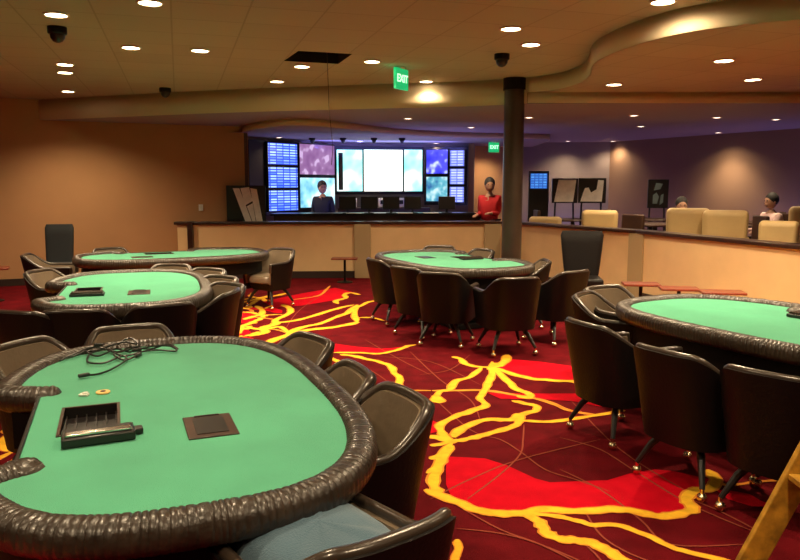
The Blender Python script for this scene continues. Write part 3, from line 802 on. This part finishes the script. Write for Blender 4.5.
def exit_sign(loc, rz, w_, h_, label, grp, arrow=False):
    t = thing('exit_sign', label, 'exit sign', loc, rz)
    b = MB(); b.box((0, 0, -h_ / 2 - .02), (w_, .04, h_)); b.build('housing', MT['exit'], t, bevel=.004)
    b = MB(); b.lathe([(.05, -.025), (.05, -.001)], seg=16); b.build('canopy', MT['trim'], t)
    for s in (-1, 1):
        c = bpy.data.curves.new('letters', 'FONT'); c.body = 'EXIT'; c.size = h_ * .52; c.extrude = .002; c.align_x = 'CENTER'; c.align_y = 'CENTER'; c.offset = .002
        o = bpy.data.objects.new('letters_tmp', c); COL.objects.link(o)
        dg = bpy.context.evaluated_depsgraph_get(); me = bpy.data.meshes.new_from_object(o.evaluated_get(dg)); bpy.data.objects.remove(o)
        me.materials.clear(); me.materials.append(MT['exit_letter'])
        q = bpy.data.objects.new('letters', me); COL.objects.link(q); q.parent = t
        q.location = (0, s * .0225, -h_ / 2 - .02); q.rotation_euler = (PI / 2, 0, 0 if s < 0 else PI)
p = at(401, 67, ZA)
exit_sign((p.x, p.y, ZA), R(60), .30, .25, 'green lit exit sign hanging from the near ceiling above the screens', '')
l = bpy.data.lights.new('exit_glow', 'POINT'); l.energy = .22; l.color = (.1, 1, .35); l.shadow_soft_size = .05
lo = bpy.data.objects.new('exit_glow', l); COL.objects.link(lo); lo.location = (p.x - .12, p.y - .15, ZA - .08)
exit_sign((2.13, 16.6, ZD), R(25), .26, .22, 'small far green exit sign just left of the column', '')
# thin wire hanging from the ceiling opening
b = MB(); b.tube([(-.86, 8.66, ZA + .498), (-.84, 8.72, 2.6), (-.80, 8.72, 2.15), (-.82, 8.72, 1.95)], .004, seg=6)
tag(b.build('hanging_wire', MT['darkwood']), 'thin wire hanging down from the dark ceiling opening', 'wire')
# sprinkler-size light switch on the tan wall
t = thing('light_switch', 'small pale light switch on the tan wall above the end of the half wall', 'switch', (-3.72, 13.515, 1.30), R(23.5))
b = MB(); b.box((0, 0, 0), (.08, .012, .12)); b.build('plate', MT['paper'], t, bevel=.003)
b = MB(); b.box((0, -.009, 0), (.02, .012, .04)); b.build('toggle', MT['white'], t, bevel=.002)

# ================================================================== SCREENS
S_ODDS = board_mat('screen_odds_blue', (.015, .04, .60), (.38, .60, .95), (.04, .14, .80), .055, .19, 1.9, .5)
S_ODDS2 = board_mat('screen_odds_pale', (.10, .14, .62), (.55, .62, 1.0), (.28, .34, .9), .06, .15, 1.7)
S_MAUVE = cloud_mat('screen_mauve', [(.35, (.30, .12, .34)), (.56, (.42, .20, .46)), (.64, (.8, .55, .9))], 5.0, 1.0, 1)
S_AQUA = cloud_mat('screen_aqua', [(.3, (.05, .35, .55)), (.5, (.35, .75, .9)), (.65, (.8, .95, 1))], 3.0, 1.5)
S_WHITE = cloud_mat('screen_white', [(.30, (.25, .85, .82)), (.46, (.75, 1, .9)), (.60, (1, 1, .92))], 1.1, 2.6)
S_CYAN = cloud_mat('screen_cyan', [(.35, (.12, .72, .75)), (.5, (.35, .9, .88)), (.68, (.9, 1, .95))], 1.8, 2.2)
S_BLUE = cloud_mat('screen_deep_blue', [(.35, (.02, .02, .55)), (.55, (.08, .08, .85)), (.66, (.6, .7, 1))], 3.5, 1.6)
S_TEAL = cloud_mat('screen_teal', [(.35, (.02, .10, .32)), (.52, (.12, .45, .55)), (.66, (.65, .85, .9))], 4.0, 1.4)
def tv(name, cen, w_, h_, rz, m, label, cat='screen', group=None, bez=.025, blur=True):
    t = thing(name, label, cat, cen, rz, group)
    b = MB(); b.box((0, 0, 0), (w_, .07, h_)); b.build('housing', MT['dark'], t, bevel=.004)
    b = MB(); b.box((0, -.0365, 0), (w_ - 2 * bez, .006, h_ - 2 * bez)); b.build('display', m, t, smooth=False)
    return t
def seg_pt(a, c, f): return Vector((a[0] + (c[0] - a[0]) * f, a[1] + (c[1] - a[1]) * f, 0))
def px_span(x0, x1, A, C):
    """where the two pixel columns meet the line A-C in plan"""
    out = []
    for x in (x0, x1):
        k = (x - 400) / F * .9915
        t = (A[1] * k - A[0]) / ((C[0] - A[0]) - k * (C[1] - A[1])); out.append(Vector((A[0] + (C[0] - A[0]) * t, A[1] + (C[1] - A[1]) * t, 0)))
    return out
def zat(py, Y):
    dy = (280 - py) / F; ry = math.cos(PITCH) + dy * math.sin(PITCH); rz = -math.sin(PITCH) + dy * math.cos(PITCH)
    return EYE + rz / ry * Y
def wall_tv(name, x0, x1, y0, y1, A, C, m, label, bez=.02, group=None):
    p, q = px_span(x0, x1, A, C); c = (p + q) / 2; c.z = (zat(y0, c.y) + zat(y1, c.y)) / 2
    d = q - p
    return tv(name, c, d.length, zat(y0, c.y) - zat(y1, c.y), math.atan2(d.y, d.x), m, label, group=group, bez=bez)
LA, LC = (-2.86, 14.95), (-1.50, 16.75)
for a, y0, y1 in (('top', 142.5, 165.5), ('middle', 166.5, 188.5), ('bottom', 189.5, 211.5)):
    wall_tv('odds_screen', 267, 297, y0, y1, LA, LC, S_ODDS, a + ' of three stacked blue odds screens on the left', group='stacked blue odds screens')
wall_tv('wall_screen', 298.5, 334, 144, 175.5, LA, LC, S_MAUVE, 'mauve screen with blurry pale shapes, above the man in silhouette')
wall_tv('wall_screen', 298.5, 334, 177, 208, LA, LC, S_AQUA, 'pale aqua screen behind the man in silhouette')
BA, BC2 = (-1.46, 16.85), (.55, 17.3)
for x0, x1, m, l in ((336, 363, S_CYAN, 'left panel of the big bright projection screen, with a dark bar at its side'), (363, 403, S_WHITE, 'middle and widest panel of the big white projection screen'), (403, 422.5, S_CYAN, 'right aqua panel of the big bright projection screen')):
    wall_tv('projection_screen', x0, x1, 149, 192, BA, BC2, m, l, bez=.02)
p, q = px_span(339, 343.5, BA, BC2)
t = MB(); c = (p + q) / 2; t.box((c.x, c.y - .1, (zat(153, 16.9) + zat(190, 16.9)) / 2), ((q - p).length, .06, zat(153, 16.9) - zat(190, 16.9)))
tag(t.build('loudspeaker_column', MT['dark'], bevel=.01), 'slim black loudspeaker bar in front of the left edge of the big screen', 'loudspeaker')
RA, RC = (.66, 17.2), (1.6, 16.9)
wall_tv('wall_screen', 426, 448.5, 149, 174.5, RA, RC, S_BLUE, 'deep blue screen with a white streak, upper one right of the big screen')
wall_tv('wall_screen', 426, 448.5, 176, 202, RA, RC, S_TEAL, 'teal picture screen, lower one right of the big screen')
for a, y0, y1 in (('top', 149.5, 167), ('middle', 168, 185), ('bottom', 186, 203)):
    wall_tv('odds_screen', 449.5, 465, y0, y1, RA, RC, S_ODDS2, a + ' of three small pale blue odds screens left of the red-shirted man', group='small pale odds screens')
# black backing panels behind the screens
def backing(x0, x1, y0, y1, A, C, off):
    p, q = px_span(x0, x1, A, C); d = q - p; c = (p + q) / 2; n = Vector((-d.y, d.x, 0)).normalized(); c += n * off
    t = MB(); t.box((c.x, c.y, (zat(y0, c.y) + zat(y1, c.y)) / 2), (d.length, .04, zat(y0, c.y) - zat(y1, c.y)), math.atan2(d.y, d.x)); return t
tag(backing(251, 335, 142.5, 214, LA, LC, .06).build('backing_panel', MT['glass_dark']), 'black wall panel carrying the left group of blue and mauve screens', 'wall panel')
tag(backing(335, 424, 146.5, 194.5, BA, BC2, .06).build('backing_panel', MT['glass_dark']), 'black wall panel carrying the big white screens', 'wall panel')
tag(backing(424, 467, 147, 205, RA, RC, .06).build('backing_panel', MT['glass_dark']), 'black wall panel carrying the small screens left of the red-shirted man', 'wall panel')
l = bpy.data.lights.new('blue_fill_light', 'AREA'); l.shape = 'RECTANGLE'; l.size = 3.4; l.size_y = .06; l.energy = 26; l.color = (.22, .22, 1.0)  # added blue fill above the screens, tints the lowest ceiling like screen glow
lo = bpy.data.objects.new('blue_fill_light', l); COL.objects.link(lo); lo.location = (-.4, 16.4, 2.54); lo.rotation_euler = (R(150), 0, R(8))
# unseen blue fills added behind the counter and by the far wall, tinting ceilings
for x, y, z, rz, e, ln in ((-.9, 15.05, 1.0, 6, 16, 2.4), (1.0, 15.35, 1.0, 6, 22, 1.4), (7.6, 13.6, .42, -60, 16, 2.6), (5.9, 16.6, .42, -60, 5, 2.0), (4.2, 18.3, .42, -6, 7, 2.0)):
    l = bpy.data.lights.new('blue_fill_light', 'AREA'); l.shape = 'RECTANGLE'; l.size = ln; l.size_y = .05; l.energy = e; l.color = (.34, .30, 1.0)
    lo = bpy.data.objects.new('blue_fill_light', l); COL.objects.link(lo); lo.location = (x, y, z); lo.rotation_euler = (PI, 0, R(rz))

# ---- tall panel with cream stripes beside the left screens
t = thing('poster_board', 'dark board with slanting cream sheets leaning at the end of the tan wall', 'board', (-2.90, 13.65, 0), R(12))
b = MB(); b.box((0, 0, .86), (.72, .05, 1.70)); b.build('board', MT['glass_dark'], t, bevel=.005)
for pts in ([(-.24, 1.66), (-.12, 1.66), (.10, 1.02), (-.02, 1.02)], [(-.10, 1.66), (.06, 1.68), (.12, 1.42), (-.02, 1.34)], [(.08, 1.66), (.20, 1.64), (.30, 1.02), (.18, 1.02)], [(.01, 1.32), (.12, 1.38), (.17, 1.02), (.11, 1.02)]):
    b = MB(); vv = [(x, -.028, z) for x, z in pts] + [(x, -.034, z) for x, z in pts]
    b.add(vv, [(0, 1, 2, 3), (7, 6, 5, 4), (0, 4, 5, 1), (1, 5, 6, 2), (2, 6, 7, 3), (3, 7, 4, 0)]); b.build('paper_sheet', MT['paper'], t, smooth=False)

# ---- betting counter behind the half wall
t = thing('counter', 'long dark counter running under the screens behind the half wall', 'counter', (0, 0, 0))
b = MB(); b.prism([(-2.5, 14.3), (1.75, 14.75), (1.72, 15.15), (-2.45, 14.75)], .0, 1.12); b.build('body', MT['darkwood'], t, smooth=False)
b = MB(); b.prism([(-2.55, 14.2), (1.8, 14.68), (1.75, 15.2), (-2.5, 14.8)], 1.12, 1.16); b.build('counter_top', MT['glass_dark'], t, smooth=False)
def terminal(x, label, w_=.34, h_=.26):
    y = 14.55 + (x + .4) * .105
    t = thing('monitor', label, 'monitor', (x, y, 1.16), R(6))
    b = MB(); b.box((0, 0, h_ / 2 + .07), (w_, .04, h_)); b.build('display_back', MT['dark'], t, bevel=.006)
    b = MB(); b.box((0, .02, .045), (.05, .04, .09)); b.box((0, .02, .006), (.2, .14, .012)); b.build('stand', MT['dark'], t)
TL = ['first small monitor on the counter, just right of the man in silhouette', 'second small monitor on the counter right of the silhouette', 'small monitor on the counter under the middle of the big screen', 'small monitor on the counter under the right end of the big screen', 'small monitor on the counter under the teal screen']
for x, l in zip((-1.05, -.62, -.18, .25, .95), TL): terminal(x, l)
def sheets(x, label, m='paper', rz=0):
    y = 14.36 + (x + .4) * .105
    b = MB(); b.box((0, 0, .006), (.30, .12, .012))
    tag(b.build('paper_stack', MT[m], loc=(x, y, 1.16), rz=R(6) + rz, smooth=False), label, 'papers')
sheets(-.92, 'bright sheet of paper lying on the counter front', 'white'); sheets(.10, 'low paper stack lying on the counter front below the big screen'); sheets(.62, 'low paper stack on the counter front left of the teal screen')
# stuff on the wall ledge below the big screens
for k, (x, l) in enumerate(((352, 'first grey box on the ledge under the big screen'), (368, 'second grey box on the ledge under the big screen'), (384, 'third grey box on the ledge under the big screen'), (400, 'fourth grey box on the ledge under the big screen'))):
    p, q = px_span(x - 5, x + 5, BA, BC2); c = (p + q) / 2
    b = MB(); b.box((0, 0, .12), (.24, .2, .20)); b.box((0, -.105, .13), (.15, .01, .09), mi=1)
    tag(b.build('ticket_machine', [MT['paper'], MT['dark']], loc=(c.x, c.y - .3, 1.20), bevel=.01), l, 'box', 'grey machines on the wall ledge')
t = MB(); t.prism([(-1.4, 16.25), (.7, 16.65), (.7, 17.3), (-1.35, 16.85)], 0, 1.205)
tag(t.build('back_cabinet', MT['darkwood'], smooth=False), 'dark low cabinet along the wall below the big screens', 'cabinet')

# ---- far right: lit display and boards
t = thing('kiosk', 'dark upright kiosk with a blue lit screen right of the column', 'kiosk', (2.80, 14.7, 0), R(-8))
b = MB(); b.box((0, 0, 1.0), (.40, .30, 2.0)); b.build('cabinet', MT['glass_dark'], t, bevel=.01)
b = MB(); b.box((0, -.155, 1.80), (.33, .01, .30)); b.build('display', board_mat('screen_kiosk', (.02, .10, .5), (.12, .4, .9), (.05, .2, .7), .05, .08, 1.1), t, smooth=False)
def pboard(x0, x1, y0, y1, Y, label, kind):
    p = Vector(((x0 - 400) / F * Y, Y, 0)); q = Vector(((x1 - 400) / F * Y, Y, 0)); z1, z0 = zat(y0, Y), zat(y1, Y); w_ = q.x - p.x
    t = thing('display_board', label, 'board', ((p.x + q.x) / 2, Y, 0), R(-4))
    b = MB(); b.box((0, 0, (z0 + z1) / 2), (w_, .05, z1 - z0)); b.build('frame', MT['glass_dark'], t, bevel=.004)
    for s in (-1, 1):
        b = MB(); b.tube([(s * w_ * .35, .03, z0 + .02), (s * w_ * .42, .0, .32)], .018, seg=8); b.build('leg', MT['dark'], t)
    h = z1 - z0; hw = w_ / 2 - .03
    def poly(pts, m='paper'):
        vv = [(x * hw, -.027, z0 + h * z) for x, z in pts] + [(x * hw, -.033, z0 + h * z) for x, z in pts]; n = len(pts)
        b = MB(); b.add(vv, [tuple(range(n)), tuple(range(n, 2 * n))[::-1]] + [(i, (i + 1) % n, n + (i + 1) % n, n + i) for i in range(n)]); b.build('poster', MT[m], t, smooth=False)
    if kind == 0: poly([(-.95, .05), (.75, .05), (.98, .95), (-.6, .95)])
    elif kind == 1:
        poly([(-.95, .06), (.8, .06), (.92, .90), (.45, .92), (.35, .55), (-.1, .42), (-.3, .62), (-.6, .60), (-.75, .40)])
    else:
        poly([(-.6, .15), (-.1, .15), (.1, .40), (-.2, .55), (-.6, .45)], 'screen_grey'); poly([(-.5, .62), (.2, .66), (.5, .85), (-.3, .88)], 'screen_grey'); poly([(.2, .1), (.6, .2), (.6, .5), (.3, .45)], 'screen_grey')
MT['screen_grey'] = mat('grey_print', (.10, .13, .13), .7)
pboard(551, 576, 178.5, 203, 13.9, 'left of two dark boards with white sheets beyond the half wall', 0)
pboard(577, 604, 178, 203, 13.9, 'right of two dark boards, its white sheet cut in steps', 1)
pboard(646, 666, 179.5, 208, 14.6, 'dark framed picture board with grey shapes, standing alone', 2)
# beige armchairs behind the half wall
def make_arm():
    t = thing('armchair', 'x', 'armchair')
    b = MB(); b.box((0, -.30, .62), (.66, .20, .62), taper=.94); b.build('backrest', MT['armchair'], t, bevel=.075, segs=5)
    b = MB(); b.box((0, .04, .38), (.46, .52, .18)); b.build('seat', MT['armchair'], t, bevel=.05, segs=4)
    for s in (-1, 1): b = MB(); b.box((s * .30, .02, .42), (.14, .62, .36)); b.build('arm', MT['armchair'], t, bevel=.05, segs=4)
    b = MB(); b.box((0, .0, .17), (.58, .60, .16)); b.build('base', MT['shell'], t, bevel=.01)
    for sx in (-1, 1):
        for sy in (-1, 1): b = MB(); b.tube([(sx * .24, sy * .24, .10), (sx * .25, sy * .25, 0)], .02, seg=8); b.build('leg', MT['dark'], t)
    return t
AC = make_arm()
ARMS = [(600, 209.5, 12.6, -18, 'beige armchair right below the stepped white board'), (546, 216.0, 13.9, -15, 'dim beige armchair nearest the column behind the half wall'),
        (685, 207.5, 10.9, -16, 'left of the two large beige armchairs side by side at the half wall'), (722, 209.5, 10.5, -18, 'right of the two large beige armchairs side by side at the half wall'),
        (783, 220.0, 9.6, -38, 'lower beige armchair near the right edge, turned away'), (806, 206.0, 11.2, -20, 'beige armchair cut by the right edge, behind the lower one')]
for px, py, Y, rz, l in ARMS:
    z = zat(py, Y); zb = .32
    o = put(AC, USED, ((px - 400) / F * Y, Y, zb), R(rz), l, 'armchair', 'beige armchairs behind the half wall')
    o.location.z = zb; s = (z - zb) / .93; o.scale = (.72 if px == 783 else .92, 1, max(.85, min(1.2, s)))
# dark dining tables and chairs far behind
def make_dark_table():
    t = thing('round_table', 'x', 'table')
    b = MB(); b.lathe([(.42, .71), (.43, .73), (.42, .75)], seg=28); b.build('table_top', MT['darkwood'], t)
    b = MB(); b.tube([(0, 0, .71), (0, 0, .02)], .04, seg=10); b.lathe([(.25, 0), (.25, .02), (.05, .04)], seg=20); b.build('pedestal', MT['dark'], t)
    return t
def make_dark_chair():
    t = thing('lounge_chair', 'x', 'chair')
    b = MB(); b.box((0, -.2, .66), (.46, .06, .52)); b.build('backrest', MT['darkwood'], t, bevel=.025, segs=3)
    b = MB(); b.box((0, .02, .43), (.46, .44, .08)); b.build('seat', MT['darkwood'], t, bevel=.02)
    for sx in (-1, 1):
        for sy in (-1, 1): b = MB(); b.tube([(sx * .2, sy * .19, .40), (sx * .21, sy * .2, 0)], .018, seg=8); b.build('leg', MT['dark'], t)
    return t
DT = make_dark_table(); DC = make_dark_chair()
for x, y, l in ((3.35, 14.0, 'dark round table in front of the two white boards'), (4.9, 14.1, 'dark round table left of the lone picture board'), (6.15, 12.9, 'dark round table before the warm glow on the far wall'), (5.35, 11.9, 'dark round table beside the person in the pale shirt'), (4.35, 12.3, 'dark round table between the armchairs and the boards')):
    put(DT, USED, (x, y, .32), 0, l, 'table', 'dark round tables in the far seating')
for x, y, rz, l in ((2.85, 14.0, -90, 'dark chair right of the kiosk'), (3.9, 14.3, 60, 'dark chair between the white boards and the picture board'), (4.4, 14.4, -80, 'dark chair left of the picture board'), (5.3, 13.4, 100, 'dark chair just right of the picture board'),
                    (5.65, 12.9, -90, 'dark chair, left one of those before the wall glow'), (6.0, 13.55, 180, 'dark chair behind its table before the wall glow'), (6.65, 13.1, 110, 'dark chair, right one of those before the wall glow'), (5.85, 11.3, -90, 'dark chair left of the table by the person in the pale shirt'), (4.0, 11.95, -60, 'dark chair just right of the armchair under the boards'), (4.85, 12.6, 120, 'dark chair behind the two large armchairs')):
    put(DC, USED, (x, y, .32), R(rz), l, 'chair', 'dark chairs in the far seating')

# ================================================================== PEOPLE
def limb_mesh(chains, name, m, parent, sub=1):
    """chains: list of [(point, radius), ...]; each starts at a vertex already made (matched by distance) or fresh"""
    me = bpy.data.meshes.new(name); vs_ = []; es = []; rs = []
    def find(p):
        for i, q in enumerate(vs_):
            if (Vector(q) - Vector(p)).length < 1e-4: return i
        return None
    for ch in chains:
        prev = None
        for p, r_ in ch:
            i = find(p)
            if i is None: vs_.append(tuple(p)); rs.append(r_); i = len(vs_) - 1
            if prev is not None: es.append((prev, i))
            prev = i
    me.from_pydata(vs_, es, []); me.materials.append(m)
    o = bpy.data.objects.new(name, me); COL.objects.link(o); o.parent = parent
    sk = o.modifiers.new('skin', 'SKIN'); sk.use_smooth_shade = True
    for i, v in enumerate(me.skin_vertices[0].data):
        r_ = rs[i]; v.radius = r_ if isinstance(r_, tuple) else (r_, r_); v.use_root = (i == 0)
    s = o.modifiers.new('sub', 'SUBSURF'); s.levels = sub; s.render_levels = sub
    return o
def person(loc, rz, label, shirt, trousers, seated=False, sc=1.0, hands=((-.30, .20, 1.0), (.30, .20, 1.0)), look=0, hair_m='hair'):
    t = thing('person', label, 'person', loc, rz); t.scale = (sc, sc, sc)
    V = Vector
    if seated: pel = V((0, 0, .50)); up = -.44
    else: pel = V((0, 0, .95)); up = 0
    def Z(z): return z + up if z > .9 else z
    waist = V((0, 0, Z(1.08))); chest = V((0, .0, Z(1.30))); neck0 = V((0, 0, Z(1.46))); neck1 = V((0, .01, Z(1.55))); head0 = V((0, .02, Z(1.60)))
    body = []
    body.append([(pel, (.15, .11)), (waist, (.14, .10)), (chest, (.17, .11)), (neck0, (.075, .065)), (neck1, .06)])
    arms = []
    for s, h in zip((-1, 1), hands):
        sh = V((s * .19, 0, Z(1.42))); hd = V((h[0], h[1], Z(h[2]) if h[2] > .9 else h[2])); mid = (sh + hd) / 2
        L = (hd - sh).length; bend = math.sqrt(max(0, .29 ** 2 - (L / 2) ** 2)) if L < .58 else .01
        el = mid + V((s * .05, -.6, -.6)).normalized() * bend
        arms.append([(chest, (.17, .11)), (sh, .062), (el, .045), (hd, .028)])
        d = (hd - el).normalized(); side = V((1, 0, 0))
        palm = hd + d * .05
        arms.append([(hd, .028), (palm, (.036, .018))])
        for k, ln in zip((-1.5, -.5, .5, 1.5), (.06, .075, .07, .055)):
            f0 = palm + d * .035 + side * k * .02; f1 = f0 + d * ln * .5 + V((0, 0, -.01)); f2 = f1 + d * ln * .45 + V((0, 0, -.02))
            arms.append([(palm, (.036, .018)), (f0, .010), (f1, .009), (f2, .007)])
        th0 = palm + side * (-s) * .035 - d * .01; th1 = th0 + d * .035 + side * (-s) * .012
        arms.append([(palm, (.036, .018)), (th0, .011), (th1, .009)])
    legs_ = []
    for s in (-1, 1):
        hip = pel + V((s * .09, 0, -.03))
        if seated: kn = V((s * .12, .42, .50)); an = V((s * .12, .40, .09)); to = V((s * .12, .56, .045))
        else: kn = V((s * .10, .03, .50)); an = V((s * .11, 0, .09)); to = V((s * .12, .15, .045))
        legs_.append([(pel, (.15, .11)), (hip, .09), (kn, .058), (an, .042), (to, .04)])
    bd = limb_mesh(body + arms + legs_, 'body', MT['skin'], t)
    # clothes: slightly larger surfaces over the body
    def grow(ch, g): return [(p, (r_[0] + g, r_[1] + g) if isinstance(r_, tuple) else r_ + g) for p, r_ in ch]
    sh_ch = [grow(body[0][:3], .05) + [(neck0 + V((0, 0, -.02)), (.09, .08))]] + [[(c[0][0], (.205, .145))] + grow(c[1:3], .016) + [(c[2][0] + (c[3][0] - c[2][0]) * .86, .040)] for c in arms if len(c) == 4 and c[1][1] == .062]
    limb_mesh(sh_ch, 'shirt', MT[shirt], t)
    limb_mesh([grow(c[:4], .014) for c in legs_], 'trousers', MT[trousers], t)
    # head
    hr = Matrix.Rotation(look, 4, 'Z'); hc = V((0, .02, Z(1.665)))
    b = MB(); b.ball((0, 0, 0), .115, 20, 0, (.78, .92, 1.12)); b.ball((0, .075, -.055), .05, 12, 0, (1, .8, .8))
    b.add([(0, .125, -.03), (-.016, .098, -.035), (.016, .098, -.035), (0, .100, .02)], [(0, 1, 3), (0, 3, 2), (0, 2, 1), (1, 2, 3)])
    for s in (-1, 1): b.ball((s * .088, -.005, -.01), .026, 8, 0, (.4, .7, 1.1))
    hd = b.build('head', MT['skin'], t); hd.location = hc; hd.rotation_euler = (0, 0, look)
    for s in (-1, 1): b = MB(); b.ball((s * .034, .098, .012), .011, 8); b.build('eye', MT['dark'], hd)
    b = MB(); b.box((0, .112, -.068), (.045, .008, .009)); b.build('mouth', MT['redwood'], hd, bevel=.003)
    b = MB(); b.ball((0, -.020, .036), .122, 20, 0, (.84, .94, 1.02)); b.build('hair', MT[hair_m], hd)
    return t
person((-1.66, 15.6, 0), R(160), 'person in dark clothes standing in silhouette before the aqua screen', 'dark_cloth', 'dark_cloth', look=R(40), hands=((-.28, .24, 1.05), (.26, .26, 1.08)))
person((1.78, 14.35, 0), R(150), 'person in a red shirt standing left of the column below the far exit sign', 'red_cloth', 'dark_cloth', sc=1.03, hands=((-.12, .27, 1.14), (.16, .27, 1.10)), look=R(30))
person((6.32, 12.3, .24), R(100), 'person in a pale pink shirt seated leaning to the left at the far right', 'pink_cloth', 'dark_cloth', seated=True, hands=((-.20, .40, 1.16), (.20, .40, 1.16)), sc=.98)
put(DC, USED, (6.34, 12.3, .32), R(100), 'dark chair the person in the pale shirt sits on', 'chair')
person((4.9, 12.6, .14), R(170), 'dark-haired person seated far off above the two large armchairs', 'dark_cloth', 'dark_cloth', seated=True, hands=((-.20, .30, 1.10), (.20, .30, 1.10)), sc=1.0)
